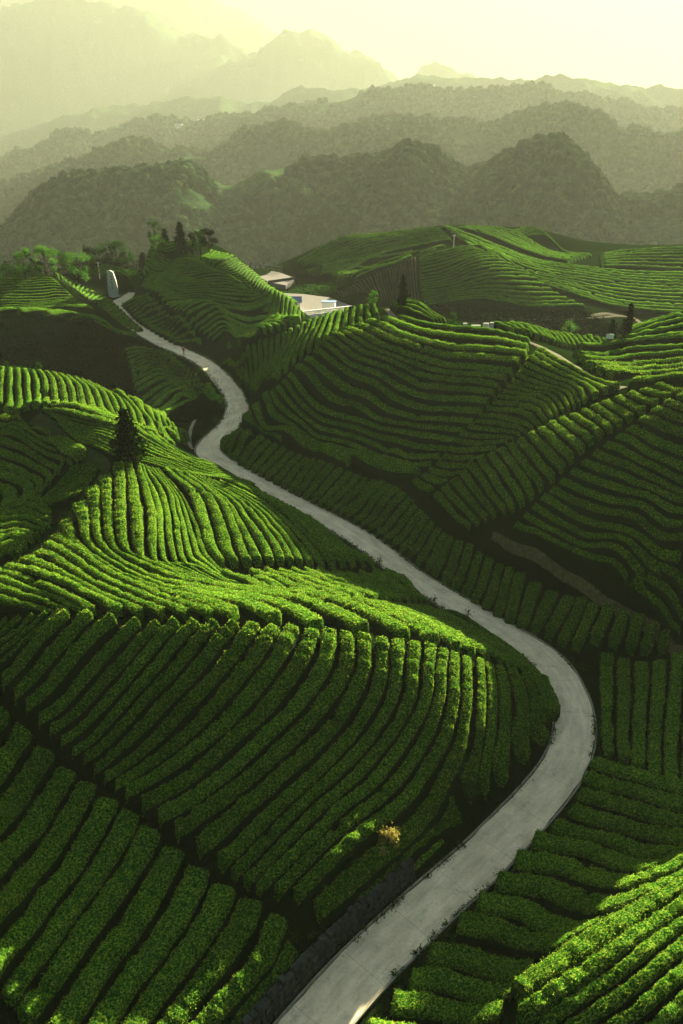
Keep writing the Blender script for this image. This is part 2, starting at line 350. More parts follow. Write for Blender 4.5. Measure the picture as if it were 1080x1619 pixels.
# ------------------------------------------------------------------ road
def strip(name, line, hz, offs, mats, kind='structure', lift=0.0, vscale=1.0):
    line = np.asarray(line); tg = np.gradient(line, axis=0); tg /= np.linalg.norm(tg, axis=1)[:, None] + 1e-9
    nrm = np.stack([tg[:, 1], -tg[:, 0]], 1); V = []
    for o, dz in offs:
        q = line + nrm * np.asarray(o).reshape(-1, 1) if not np.isscalar(o) else line + nrm * o
        V.append(np.stack([q[:, 0], q[:, 1], hz + dz + lift], 1))
    V = np.stack(V, 1); n, m = V.shape[:2]; Fq = grid_faces(n, m)
    ob = mesh_obj(name, V, Fq.copy(), mats, smooth=False)
    s = np.concatenate([[0], np.cumsum(np.linalg.norm(np.diff(line, axis=0), axis=1))])
    uvl = ob.data.uv_layers.new(name='UVMap'); vi = np.zeros(len(ob.data.loops), np.int32); ob.data.loops.foreach_get('vertex_index', vi)
    uu = (vi % m) / (m - 1); vv = s[vi // m]; uvl.data.foreach_set('uv', np.stack([uu, vv], 1).astype(np.float32).ravel())
    tag(ob, kind=kind); return ob
wob = lambda k: 0.10 * fbm(sc_ / 1.3, sc_ * 0 + k, 3, 40)
strip('road', rc, rh, [(-RW + wob(1), -.12), (-RW + wob(1) + .004, 0), (-.6, .015), (.6, .015), (RW + wob(3) - .004, 0), (RW + wob(3), -.12)], M['road'])
for sgn in (-1, 1):
    e = RW + .04
    offs = [(sgn*(e + .16), -.1), (sgn*(e + .15), .09), (sgn*(e + .03), .10), (sgn*e, -.05)]
    if sgn > 0: offs = offs[::-1]
    strip('road_edge', rc, rh + .02 * fbm(sc_ / .8, sc_*0 + sgn, 3, 3), offs, M['kerb'])

# ------------------------------------------------------------------ dirt tracks between the plots
def px_line(txt): return [tuple(float(c) for c in q.split(',')) for q in txt.split()]
def track(name, txt, half, mname, lim=300, jit=.35, lift=.05):
    l = smooth_line([hit(u, v, lim) for u, v in px_line(txt)], .5)
    s = np.arange(len(l)) * .5; tg = np.gradient(l, axis=0); tg /= np.linalg.norm(tg, axis=1)[:, None] + 1e-9
    nr = np.stack([tg[:, 1], -tg[:, 0]], 1); V = []
    for k, a in enumerate(np.linspace(-1, 1, 7)):
        wv = half * a * (1 + jit * fbm(s / 2.5, s*0 + (a > 0) * 9, 3, 77)); q = l + nr * wv[:, None]
        V.append(np.stack([q[:, 0], q[:, 1], terr(q[:, 0], q[:, 1]) + lift + .05 * (1 - a*a)], 1))
    V = np.stack(V, 1); o = mesh_obj(name, V, grid_faces(*V.shape[:2]), M[mname]); tag(o, kind='structure'); return o
M['old_path'] = plain('old_concrete_path', (.13,.12,.085), .95, .25, 3, 0)
track('dirt_path', '778,846 800,860 850,880 900,915 950,948 1000,978 1050,1010 1090,1030', .38, 'dirt')
M['weeds'] = plain('worn_grass_track', (.03,.045,.012), .95, .5, 3, 0, .8, .15)
track('grass_path', '20,905 60,870 95,840 125,800 150,765 160,738 130,715 100,690 75,672 55,660', .9, 'weeds')
track('concrete_path', '612,489 620,498 632,508 660,514 720,520 790,527 840,543 880,562 915,585 950,605 985,615', .5, 'old_path', 150)
track('farm_road', '790,503 850,505 900,505 940,503 975,500 1000,503 1015,512', .5, 'old_path', 260)
track('farm_road', '935,500 960,496 985,500', .6, 'old_path', 260)

# ------------------------------------------------------------------ hedges
# plot: (name of the block, label side, far limit, parameters, guides, counts); guides are sight lines laid on the ground
PLOTS = []
def plot(desc, side, lim, guides, counts, matn='tea', wk=.425, hk=1.15, lo=22.0):
    PLOTS.append((desc, side, lim, [px_line(g) for g in guides], counts, matn, wk, hk, lo))
plot('dark block at the lower left corner', 'from the left', 90, [
 '10,1132 -30,1185 -90,1260 -150,1330', '140,1249 100,1330 40,1410 -40,1500', '245,1324 200,1400 130,1500 45,1625', '317,1386 285,1455 215,1560 140,1670', '442,1462 415,1530 350,1600 290,1680', '464,1505 440,1545 395,1600 350,1670'], [4,3,2,3,1])
plot('large foreground slope', 'from the left', 90, [
 '111,982 90,1000 60,1030 35,1060 5,1090', '222,997 180,1035 140,1080 100,1125 62,1150', '344,999 290,1055 235,1115 180,1175 132,1212', '466,1006 435,1060 370,1140 290,1210 200,1268',
 '549,1014 545,1070 500,1140 400,1240 280,1328', '603,1021 600,1090 565,1160 470,1260 350,1380', '679,1032 672,1110 630,1195 540,1290 410,1418', '738,1049 735,1130 710,1230 620,1350 500,1452'], [3,4,4,3,2,3,3])
plot('foreground end inside the road bend', 'from the left', 90, ['757,1052 760,1120 754,1180 738,1265', '790,1064 797,1130 795,1190 786,1240', '828,1076 843,1110 848,1145 847,1175', '848,1082 860,1104 867,1122 866,1142'], [2,2,1])
plot('slope foot above the stone wall', 'from the top', 90, ['722,1292 705,1305 655,1345 600,1400 560,1438', '700,1330 660,1372 620,1408 585,1440 552,1462'], [1])
plot('fold left of the foreground crest', 'from the right', 90, ['98,975 60,1003 20,1038 -20,1068', '15,985 -5,1003 -30,1020 -60,1040'], [4])
plot('lower left part of the sunlit hollow', 'from the bottom', 110, ['-40,955 20,962 60,968 88,976', '-40,910 30,921 100,948 150,976', '12,907 90,925 150,953 190,978', '63,884 120,912 180,945 260,980', '89,858 148,898 222,939 335,984'], [3,1,2,2])
plot('bending middle of the sunlit hollow', 'from the left', 115, [
 '107,835 113,852 125,872 185,910 240,935 296,958 340,972 372,984', '148,782 153,820 158,862 190,893 250,924 330,946 430,964 500,1000', '189,745 192,815 198,872 225,890 296,920 400,942 520,957 640,1016',
 '218,738 240,815 243,884 267,898 333,924 430,940 590,962 722,1035', '235,742 270,790 289,888 315,904 370,930 460,943 640,972 792,1056', '250,745 295,800 320,872 337,897 385,925 480,945 690,985 828,1070'], [2,2,2,3,3])
plot('sunlit shoulder left of the road bend', 'from the front', 115, ['480,948 600,962 720,995 836,1074', '560,957 670,967 780,1015 852,1078', '640,961 710,972 800,1024 858,1074'], [5,4])
plot('bright slope below the lone tree', 'from the left', 125, ['262,748 305,790 325,840 335,875 352,899', '290,752 347,798 372,850 382,880 392,899', '310,756 375,795 410,835 433,868 444,895', '345,765 420,805 465,845 490,875 510,901', '400,778 477,822 530,860 565,885 592,904'], [2,3,4,5])
plot('small green block beside the narrow road', 'from the left', 115, ['351,912 385,926 415,940 451,952', '418,911 455,924 495,940 551,957', '499,909 540,923 585,942 636,959', '566,916 600,927 635,942 668,957', '604,911 633,925 658,942 680,956'], [3,4,3,2])
plot('sunlit ridge around the lone dark tree', 'from the front', 135, ['100,680 140,705 190,728 250,741 320,757 395,776', '85,663 150,690 215,718 280,738 345,757 420,785', '68,653 150,672 225,700 290,730 345,748 450,798', '110,650 190,667 250,697 300,727 343,741 470,806'], [4,4,3])
plot('bright rounded hill at the left edge', 'from the left', 150, ['5,586 4,605 2,628 0,650', '50,591 58,605 60,628 58,648', '95,596 110,610 116,632 118,650', '140,608 160,622 172,645 180,662', '185,626 210,645 225,672 238,694', '235,652 250,664 265,682 280,700', '264,668 275,676 290,688 300,700'], [4,4,4,4,3,3])
plot('shaded chevron pit at the left edge', 'from the top', 125, ['5,667 40,675 60,682 80,690', '-20,672 55,692 100,712 130,728', '-20,692 60,715 100,733 93,752', '-20,722 50,742 80,760 62,788', '-20,752 20,764 48,781 35,808', '-20,775 5,782 20,792 10,812'], [1,2,2,2,1])
plot('lit fan left of the lone tree', 'from the top', 110, ['60,800 85,778 108,757 128,739', '54,806 95,785 133,764 158,744', '50,812 85,803 115,793 142,772'], [4,3])
plot('lit fold below the chevrons', 'from the top', 110, ['-20,815 20,807 55,800 82,813', '-20,842 20,832 50,828 78,838', '-20,872 10,862 30,860 52,862', '-20,900 -5,892 12,884 28,884'], [3,3,2])
plot('dark strip right of the road', 'from the far end', 135, ['352,712 360,700 371,690', '380,738 398,716 418,698', '470,786 492,760 512,737', '547,822 580,795 607,770', '594,850 628,822 652,799', '688,913 702,885 714,857', '751,956 764,922 775,888', '805,988 814,950 824,913', '866,1012 883,982 899,951', '911,1032 926,998 940,963', '995,1035 1003,1005 1010,978', '1045,1035 1047,1020 1048,1004'], [3,8,7,4,7,4,3,3,2,3,2])
plot('upright block beside the road bend', 'from the left', 95, ['960,1044 958,1120 960,1202', '1069,1046 1062,1150 1058,1250', '1150,1050 1145,1160 1140,1280'], [4,3])
plot('shaded flat right of the lower road', 'from the top', 90, ['934,1214 990,1235 1090,1262', '900,1290 980,1318 1085,1342', '840,1340 930,1358 1034,1383', '782,1405 870,1420 985,1442', '722,1470 790,1485 895,1503', '675,1520 740,1530 835,1545', '618,1600 690,1608 790,1612', '578,1650 660,1655 770,1660'], [3,2,2,2,1,2,1])
plot('bright bank at the lower right corner', 'from the top', 80, ['1035,1382 1060,1370 1090,1358', '965,1445 1020,1425 1090,1390', '812,1582 940,1498 1090,1402', '820,1625 960,1525 1095,1430', '890,1650 1000,1570 1100,1490', '980,1680 1050,1620 1110,1570'], [2,1,1,2,2])
plot('broad dark face of the central hill', 'from the top', 150, ['625,509 665,520 720,527 780,533 835,548', '580,514 630,535 690,553 760,560 833,568', '547,527 600,552 673,578 740,590 810,598', '495,560 547,594 620,632 700,655 763,660', '455,599 488,635 560,668 640,690 720,702', '418,629 440,665 500,705 570,728 662,752', '388,662 395,672 410,682 430,692 445,700'], [2,2,5,3,4,2])
plot('lit left shoulder of the central hill', 'from the left', 150, ['352,562 366,580 385,600', '400,545 405,575 400,617', '470,521 462,550 440,602', '529,499 523,515 515,547', '590,487 592,495 596,507'], [5,7,6,6])
plot('folded strip right of the gully', 'from the top', 150, ['850,560 900,585 945,608 975,618', '828,584 875,602 912,617 925,640', '791,627 835,632 865,638 882,661', '760,662 800,668 828,676 842,684', '715,702 755,708 785,705 803,703', '690,738 712,745 735,745 750,736', '655,765 665,775 678,782 688,777'], [3,5,4,4,3,3])
plot('lumpy middle block on the right', 'from the left', 130, ['687,788 715,815 743,839', '758,732 785,772 810,813', '821,702 848,735 873,766', '887,669 912,688 936,706', '954,643 976,656 996,670', '1035,618 1055,624 1076,630'], [5,4,4,4,4])
plot('large dark slope at the right edge', 'from the top', 120, ['1069,637 1090,646 1110,656', '991,686 1040,710 1110,735', '902,751 990,782 1100,815', '854,792 965,838 1075,885', '812,834 900,873 990,922'], [4,5,3,3])
plot('low dark corner at right', 'from the left', 110, ['998,924 1035,960 1075,1003', '1043,900 1075,925 1110,960'], [2])
plot('lit strip beyond the hilltop path', 'from the left', 150, ['784,519 796,525 810,531', '840,521 856,530 872,545', '890,527 900,540 908,554', '930,537 938,545 945,552', '962,544 968,547 973,549'], [5,5,4,3])
plot('lit slope right of the hilltop path', 'from the top', 150, ['915,553 985,549 1090,540', '912,566 985,563 1090,556', '930,585 1000,585 1090,575', '962,600 1020,600 1090,592', '1000,611 1040,609 1090,605'], [1,2,2,1])
plot('farthest lit patch at the right edge', 'from the top', 170, ['985,533 1030,509 1090,497', '985,541 1040,530 1090,522', '1000,545 1050,540 1090,534'], [3,1], 'tea_far')
plot('bright knoll behind the central hilltop', 'from the top', 150, ['618,482 655,486 705,511', '625,491 655,501 690,513'], [3])
# farther hills
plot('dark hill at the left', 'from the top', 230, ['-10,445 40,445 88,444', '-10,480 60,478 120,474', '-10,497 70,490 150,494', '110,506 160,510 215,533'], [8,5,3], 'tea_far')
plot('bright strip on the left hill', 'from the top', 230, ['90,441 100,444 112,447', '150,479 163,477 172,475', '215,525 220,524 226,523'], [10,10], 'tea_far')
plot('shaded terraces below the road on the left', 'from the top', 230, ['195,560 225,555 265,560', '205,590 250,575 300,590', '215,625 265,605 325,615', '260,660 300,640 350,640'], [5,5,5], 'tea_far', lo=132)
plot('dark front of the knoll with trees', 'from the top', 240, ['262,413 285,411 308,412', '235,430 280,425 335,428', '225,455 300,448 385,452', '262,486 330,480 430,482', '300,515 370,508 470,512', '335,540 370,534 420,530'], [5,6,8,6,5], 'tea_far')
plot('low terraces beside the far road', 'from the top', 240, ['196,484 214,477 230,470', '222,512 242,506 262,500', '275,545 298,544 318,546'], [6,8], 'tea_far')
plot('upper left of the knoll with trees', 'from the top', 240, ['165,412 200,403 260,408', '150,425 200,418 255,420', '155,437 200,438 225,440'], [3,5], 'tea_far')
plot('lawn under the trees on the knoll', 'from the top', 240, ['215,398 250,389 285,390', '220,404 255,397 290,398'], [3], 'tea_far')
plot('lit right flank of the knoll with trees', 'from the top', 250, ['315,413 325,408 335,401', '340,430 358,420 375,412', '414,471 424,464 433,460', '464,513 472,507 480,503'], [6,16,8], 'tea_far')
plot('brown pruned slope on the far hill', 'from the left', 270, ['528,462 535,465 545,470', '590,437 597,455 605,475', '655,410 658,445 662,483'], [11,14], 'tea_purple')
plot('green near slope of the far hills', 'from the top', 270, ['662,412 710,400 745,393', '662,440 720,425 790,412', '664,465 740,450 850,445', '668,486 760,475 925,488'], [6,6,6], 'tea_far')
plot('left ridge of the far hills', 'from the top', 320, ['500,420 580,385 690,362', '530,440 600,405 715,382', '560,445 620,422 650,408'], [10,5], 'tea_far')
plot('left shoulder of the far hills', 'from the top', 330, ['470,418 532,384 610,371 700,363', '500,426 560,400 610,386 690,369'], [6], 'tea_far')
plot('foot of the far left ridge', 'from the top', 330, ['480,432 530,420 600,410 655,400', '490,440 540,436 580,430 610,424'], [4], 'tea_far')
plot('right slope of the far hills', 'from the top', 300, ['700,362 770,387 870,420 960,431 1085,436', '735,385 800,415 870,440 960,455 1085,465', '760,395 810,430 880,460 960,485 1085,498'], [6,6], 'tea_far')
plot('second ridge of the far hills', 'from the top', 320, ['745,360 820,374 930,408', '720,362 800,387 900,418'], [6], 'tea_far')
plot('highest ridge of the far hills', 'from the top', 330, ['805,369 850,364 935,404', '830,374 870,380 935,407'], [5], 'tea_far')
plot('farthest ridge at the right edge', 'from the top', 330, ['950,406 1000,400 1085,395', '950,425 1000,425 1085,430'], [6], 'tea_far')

ORD = 'first second third fourth fifth sixth seventh eighth ninth tenth eleventh twelfth thirteenth fourteenth fifteenth sixteenth seventeenth eighteenth nineteenth twentieth'.split()
TENS = {2: 'twenty', 3: 'thirty', 4: 'forty', 5: 'fifty'}
def ordn(i):
    if i < 20: return ORD[i]
    n = i + 1
    if n % 10 == 0: return {2: 'twentieth', 3: 'thirtieth', 4: 'fortieth', 5: 'fiftieth'}[n // 10]
    return TENS[n // 10] + '-' + ORD[n % 10 - 1]
def resample_n(l, n):
    s = np.concatenate([[0], np.cumsum(np.linalg.norm(np.diff(l, axis=0), axis=1))]); ss = np.linspace(0, s[-1], n)
    return np.stack([np.interp(ss, s, l[:, k]) for k in range(2)], 1)
def seg_spline(p, per=10):
    """Catmull-Rom with a fixed number of samples per control segment so guides correspond"""
    e = np.vstack([2*p[0]-p[1], p, 2*p[-1]-p[-2]]); out = []
    t = np.linspace(0, 1, per, endpoint=False)[:, None]
    for i in range(1, len(e) - 2):
        a, b, c, d = e[i-1], e[i], e[i+1], e[i+2]
        out.append(0.5 * ((2*b) + (-a+c)*t + (2*a-5*b+4*c-d)*t*t + (-a+3*b-3*c+d)*t**3))
    return np.vstack(out + [p[-1:]])
ROWS = []   # (plot index, index in plot, centreline, half widths)
for pi, (desc, side_, lim, guides, counts, matn, wk, hk, lo) in enumerate(PLOTS):
    G = [seg_spline(np.array([hit(u, v, lim, lo) for u, v in g])) for g in guides]
    # a smooth surface of rows: Catmull-Rom across guides too
    GG = np.stack(G); n = len(G); rows = []
    for k in range(n - 1):
        a = GG[max(k-1, 0)] if k > 0 else 2*GG[0]-GG[1]; b_ = GG[k]; c_ = GG[k+1]; d_ = GG[k+2] if k + 2 < n else 2*GG[-1]-GG[-2]
        for q in range(counts[k]):
            t = q / counts[k]; lin = b_ * (1-t) + c_ * t
            cr = 0.5 * ((2*b_) + (-a+c_)*t + (2*a-5*b_+4*c_-d_)*t*t + (-a+3*b_-3*c_+d_)*t**3)
            rows.append(.6 * lin + .4 * cr)
    rows.append(GG[-1]); m_ = rows[0].shape[0]
    RR = np.stack(rows)
    for r in range(len(RR)):
        # perpendicular distance to the neighbouring rows gives the hedge width
        l = RR[r]; tg = np.gradient(l, axis=0); tg /= np.linalg.norm(tg, axis=1)[:, None] + 1e-9; nr = np.stack([tg[:, 1], -tg[:, 0]], 1); dd = []
        for o in (r-1, r+1):
            if 0 <= o < len(RR): dd.append(np.min(np.linalg.norm(l[:, None] - RR[o][None], axis=2), axis=1))
        d = np.mean(dd, axis=0); d = np.convolve(np.pad(d, 4, mode='edge'), np.ones(9)/9, 'valid')
        far_ = PLOTS[pi][5] != 'tea'; hw = np.clip((d - (.08 * d + (.12 if not far_ else .17))) * .5 * wk / .425, .16, .95)
        hgt = np.clip(.25 + .75 * hw / .6, .35, 1.0) * hk
        ROWS.append([pi, r, l, hw, hgt])
print('rows', len(ROWS), 'mean width', [ (PLOTS[i][0][:22], round(float(np.mean([r[3].mean() for r in ROWS if r[0]==i]))*2/.86,2)) for i in range(len(PLOTS))])
def area(r):
    l = r[2]; L = np.linalg.norm(np.diff(l, axis=0), axis=1).sum(); x, y = l[len(l)//2]
    z = float(terr(x, y)); d = math.sqrt(x*x + y*y + (CAMZ - z)**2); u_ = W0/2 + F * x / max(1, (y*CP + (CAMZ-z)*SP))
    return L * r[3].mean() / d**2 * (1 if -30 < u_ < W0 + 30 else .15)
order = sorted(range(len(ROWS)), key=lambda i: -area(ROWS[i])); INDIV = set(order[:300])

PROF = np.linspace(-.12, 1.12, 13) * math.pi
def hedge_geo(line, hw, hg, seed, leaves):
    x, y = line[len(line)//2]; dist = math.hypot(x, y, CAMZ - 5)
    step = min(.8, max(.10, dist * .0021 if dist < 75 else dist * .0028)); npf = 21 if dist < 68 else (15 if dist < 110 else 9)
    s0 = np.concatenate([[0], np.cumsum(np.linalg.norm(np.diff(line, axis=0), axis=1))]); L = s0[-1]
    if L < .8: return None
    n = max(5, int(L / step)); s = np.linspace(0, L, n)
    c = np.stack([np.interp(s, s0, line[:, k]) for k in range(2)], 1); w_ = np.interp(s, s0, hw); h_ = np.interp(s, s0, hg)
    # wobble and lumps along the hedge
    tg = np.gradient(c, axis=0); tg /= np.linalg.norm(tg, axis=1)[:, None] + 1e-9; nr = np.stack([tg[:, 1], -tg[:, 0]], 1)
    c = c + nr * (.10 * vnoise(s / 2.6, s*0 + seed, 11))[:, None]
    w_ = w_ * (1 + .13 * fbm(s / 1.3, s*0 + seed*1.3, 3, 12)); h_ = h_ * (1 + .16 * fbm(s / 1.6, s*0 + seed*1.7, 3, 13))
    lump = np.abs(np.sin(s * 2.4 + 2.5 * vnoise(s / 3.0, s*0 + seed, 15) + seed)) ** .6
    w_ = w_ * (.95 + .07 * lump); h_ = h_ * (.93 + .10 * lump)
    dip = np.clip((vnoise(s / 1.5, s*0 + seed * 3.1, 17) - .80) * 6, 0, 1); h_ = h_ * (1 - .45 * dip); w_ = w_ * (1 - .25 * dip)
    endr = np.minimum(s, L - s) / np.maximum(w_, .2); cap = np.clip(1 - np.clip(1 - endr, 0, 1)**3.5, 0.0, 1)**(1/3.0); cap = np.maximum(cap, .04)
    th = np.linspace(-.10, 1.10, npf) * math.pi
    cs = np.sign(np.cos(th)) * np.abs(np.cos(th))**.54; sn = np.sign(np.sin(th)) * np.abs(np.sin(th))**.5
    off = (w_ * (.62 + .38 * cap))[:, None] * cs[None]; up = (h_ * np.minimum(1, .05 + cap*1.15))[:, None] * sn[None]
    X = c[:, 0, None] + nr[:, 0, None] * off; Y = c[:, 1, None] + nr[:, 1, None] * off
    base = terr(X, Y)*.6 + terr(c[:, 0], c[:, 1])[:, None]*.4; Z = base + up
    # leafy surface
    amp = .055 if dist < 75 else (.06 if dist < 120 else .07)
    a_ = fbm(X*2.2 + Z*1.7, Y*2.2 - Z*1.3, 3, 21); b2 = RNG.uniform(-1, 1, X.shape) * (.035 if dist < 80 else .02)
    dsp = (amp * 1.6 * a_ + b2 * 1.1) * np.clip(w_ / .55, .35, 1)[:, None]
    X = X + nr[:, 0, None] * cs[None] * dsp; Y = Y + nr[:, 1, None] * cs[None] * dsp; Z = Z + sn[None] * dsp
    V = np.stack([X, Y, Z], -1).reshape(-1, 3); Fq = grid_faces(n, npf)
    jf = np.tile(np.arange(npf - 1), n - 1); lowside = (jf < npf * .17) | (jf > npf * .83 - 1.5); mi = np.where(lowside, 2, 0).astype(np.int32)  # lower hedge sides take the stem colour with painted gap shade
    if leaves > 0:
        k = int(L * leaves); ii = RNG.integers(0, n, k); jj = RNG.integers(int(npf*.24), int(npf*.78), k); b0 = V.reshape(n, npf, 3)[ii, jj]
        ws_ = np.clip(w_[ii] / .6, .4, 1)[:, None]; b0 = b0 + RNG.normal(0, .04, (k, 3)) * ws_; b0[:, 2] += .01
        sz = RNG.uniform(.035, .07, k)[:, None] * (1 if dist < 60 else 1.25) * ws_
        d1 = RNG.normal(0, 1, (k, 3)); d1[:, 2] = np.abs(d1[:, 2]) * .9; d1 /= np.linalg.norm(d1, axis=1)[:, None]
        d2 = np.cross(d1, RNG.normal(0, 1, (k, 3))); d2 /= np.linalg.norm(d2, axis=1)[:, None]
        q = np.stack([b0 - d2*sz*.45, b0 + d2*sz*.45, b0 + d1*sz*1.5 + d2*sz*.12, b0 + d1*sz*1.5 - d2*sz*.12], 1).reshape(-1, 3)
        fq = np.arange(4*k).reshape(-1, 4) + len(V); V = np.vstack([V, q]); Fq = np.vstack([Fq, fq]); mi = np.concatenate([mi, np.ones(k, np.int32)])
    return V, Fq, mi
far = {}
for i, (pi, r, l, hw, hg) in enumerate(ROWS):
    desc, side_, lim, gds, cnt, matn, wk, hk, lo = PLOTS[pi]
    dist = math.hypot(l[len(l)//2][0], l[len(l)//2][1], 43)
    g = hedge_geo(l, hw, hg, i * .731, 150 if dist < 62 else (100 if dist < 85 else (50 if dist < 125 else 0)))
    if g is None: continue
    V, Fq, mi = g
    if i in INDIV:
        o = mesh_obj('tea_hedge', V, Fq, [M[matn], M['tea_leaf'], M['tea_stem_shade']], mi=mi)
        nrow = sum(1 for q in ROWS if q[0] == pi)
        wd = f'{ordn(r)} tea hedge {side_} in the {desc}' if nrow > 1 else f'tea hedge at the {desc}'
        tag(o, wd.replace('central hill', 'big central hill'), 'tea hedge', 'tea hedges in the ' + desc)
    else:
        far.setdefault(0, []).append((V, Fq, mi, matn))
if far:
    Vs, Fs, Ms, n0 = [], [], [], 0; names = ['tea', 'tea_leaf', 'tea_stem_shade', 'tea_far', 'tea_purple']
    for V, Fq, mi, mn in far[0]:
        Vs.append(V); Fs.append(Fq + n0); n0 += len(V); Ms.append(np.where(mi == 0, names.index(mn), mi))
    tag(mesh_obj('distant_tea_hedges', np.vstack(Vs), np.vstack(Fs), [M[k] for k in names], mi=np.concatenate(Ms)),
        'dark green hedge rows striping the distant tea hills', 'tea hedges', kind='stuff')

# ------------------------------------------------------------------ far hills across the valley
def vz(y, u, v):
    r, dy, dz = ray(u, v); return CAMZ + y * dz / dy
def prof(txt):
    a = np.array(px_line(txt)); return a[:, 0], a[:, 1]
LAY = [(520, None, -78),
 (760, '-400,400 -200,370 0,345 60,315 125,297 175,288 250,282 300,284 345,296 400,292 480,272 560,262 640,250 690,250 740,285 800,262 850,225 885,214 930,235 980,270 1040,290 1100,300 1400,280', None),
 (1020, None, -60),
 (1400, '-400,330 0,300 60,275 130,255 200,232 270,224 330,240 380,222 450,205 520,215 600,196 690,205 760,215 830,190 900,178 960,200 1040,225 1100,210 1400,200', None),
 (1750, None, -50),
 (2200, '-400,280 0,255 100,220 200,205 260,192 330,196 400,186 480,168 560,160 650,152 760,158 850,150 930,158 1000,176 1080,186 1400,170', None),
 (2700, None, -40),
 (3300, '-400,260 0,224 75,203 150,181 210,172 260,171 310,163 370,166 430,168 480,140 560,131 640,122 720,118 800,117 860,121 920,128 990,142 1080,150 1400,160', None),
 (4000, None, -260),
 (4900, '-400,40 0,20 120,10 200,20 330,60 380,82 430,78 460,66 490,57 520,70 570,96 600,100 650,110 700,118 780,150 900,200 1400,260', None),
 (5500, None, -150),
 (6400, '-400,-60 0,-40 120,-36 220,-22 258,2 275,2 300,-14 350,-4 385,14 420,40 450,60 500,90 600,130 700,170 900,230 1400,280', None),
 (7200, None, -400)]
tt = np.linspace(-.62, .62, 560); yy = np.exp(np.linspace(math.log(400), math.log(7000), 520))
uu = W0/2 + F * tt * 1.1
KY = [340]; KZ = [np.full_like(tt, -100)]
for i, (y, pr, d) in enumerate(LAY):
    if pr is None: KY.append(y); KZ.append(d)
    else:
        a, b = prof(pr); KY.append(y); KZ.append(vz(y, uu, np.interp(uu, a, b)))
for i in range(1, len(KZ)):
    if np.isscalar(KZ[i]):
        lo_ = KZ[i-1]; hi_ = KZ[i+1] if i + 1 < len(KZ) else KZ[i-1]
        KZ[i] = (np.minimum(lo_, hi_) + KZ[i]) if KY[i] > 600 else np.full_like(tt, KZ[i])
KZ = np.array(KZ); KY = np.array(KY)
def far_z(x, y):
    x = np.asarray(x, float); y = np.asarray(y, float); t = x / y
    # crest distance wanders so the ridges are not straight walls
    yw = y * (1 + .10 * fbm(x / 260, y / 400, 3, 61)); yw = np.clip(yw, 341, 7199)
    fi = np.clip((t - tt[0]) / (tt[1] - tt[0]), 0, len(tt) - 1.001); i = fi.astype(int); a = fi - i
    k = np.clip(np.searchsorted(KY, yw) - 1, 0, len(KY) - 2); b = (yw - KY[k]) / (KY[k+1] - KY[k]); b = b*b*(3-2*b)*.6 + b*.4
    z0 = KZ[k, i] * (1-a) + KZ[k, i+1] * a; z1 = KZ[k+1, i] * (1-a) + KZ[k+1, i+1] * a
    z = z0 * (1-b) + z1 * b
    rid = 1 - np.abs(fbm(x / 115, y / 190, 4, 71)) * 2.2
    rid2 = 1 - np.abs(fbm(x / 420, y / 560, 5, 73)) * 2.2
    z = z + (rid - .45) * np.clip((y - 420) / 250, 0, 1) * 17 + fbm(x / 38, y / 38, 4, 81) * 7 + (rid2 - .45) * np.clip((y - 1200) / 1500, 0, 1) * 34 + (rid2 - .45) * np.clip((y - 4000) / 1000, 0, 1) * 60
    return np.minimum(z, 930)
fy, ft = np.meshgrid(yy, tt, indexing='ij'); fx = ft * fy
m, t, b = mat('forest_hillside', .95, 0); p = pos(t)
n1 = nz(t, .012, 6, .65, p); n2 = nz(t, .16, 5, .75, p); n3 = nz(t, .0045, 4, .6, p)
r1 = ramp(t, n2.outputs[0], [(.3, (.010,.030,.013)), (.5, (.024,.056,.022)), (.68, (.06,.10,.035))])
r2 = ramp(t, n1.outputs[0], [(.60, (0,0,0)), (.70, (.7,.7,.7))])
r3 = ramp(t, n3.outputs[0], [(.4, (.8,.9,.8)), (.62, (1.35,1.25,1.1))])
c = mix(t, r2.outputs[0], r1.outputs[0], (.07,.11,.04)); c = mix(t, 1.0, c, r3.outputs[0], 'MULTIPLY')
t.links.new(c, b.inputs['Base Color']); bump(t, b, n2.outputs[0], 1.0, 6.0); M['forest'] = m
tag(mesh_obj('hills', np.stack([fx, fy, far_z(fx, fy)], -1), grid_faces(len(yy), len(tt)), M['forest']), kind='structure')
# the forest on those hills: many small rounded crowns, one mass
def ico():
    g = (1 + 5**.5) / 2; v = np.array([(-1,g,0),(1,g,0),(-1,-g,0),(1,-g,0),(0,-1,g),(0,1,g),(0,-1,-g),(0,1,-g),(g,0,-1),(g,0,1),(-g,0,-1),(-g,0,1)], float); v /= np.linalg.norm(v[0])
    f = [(0,11,5),(0,5,1),(0,1,7),(0,7,10),(0,10,11),(1,5,9),(5,11,4),(11,10,2),(10,7,6),(7,1,8),(3,9,4),(3,4,2),(3,2,6),(3,6,8),(3,8,9),(4,9,5),(2,4,11),(6,2,10),(8,6,7),(9,8,1)]
    vl = [tuple(q) for q in v]; cache = {}; out = []
    def mid(a, b):
        k = (min(a, b), max(a, b))
        if k not in cache: q = (np.array(vl[a]) + np.array(vl[b])) / 2; vl.append(tuple(q / np.linalg.norm(q))); cache[k] = len(vl) - 1
        return cache[k]
    for a, b_, c_ in f:
        x, y, z = mid(a, b_), mid(b_, c_), mid(c_, a); out += [(a, x, z), (b_, y, x), (c_, z, y), (x, y, z)]
    return np.array(vl), np.array(out)
IV, IF = ico(); NT = 42000
cy = 560 * np.exp(RNG.uniform(0, 1, NT)**1.05 * math.log(2300/560)); cx = cy * RNG.uniform(-.48, .48, NT)
keep = fbm(cx / 90, cy / 90, 3, 91) > -.22; cx, cy = cx[keep], cy[keep]; n_ = len(cx)
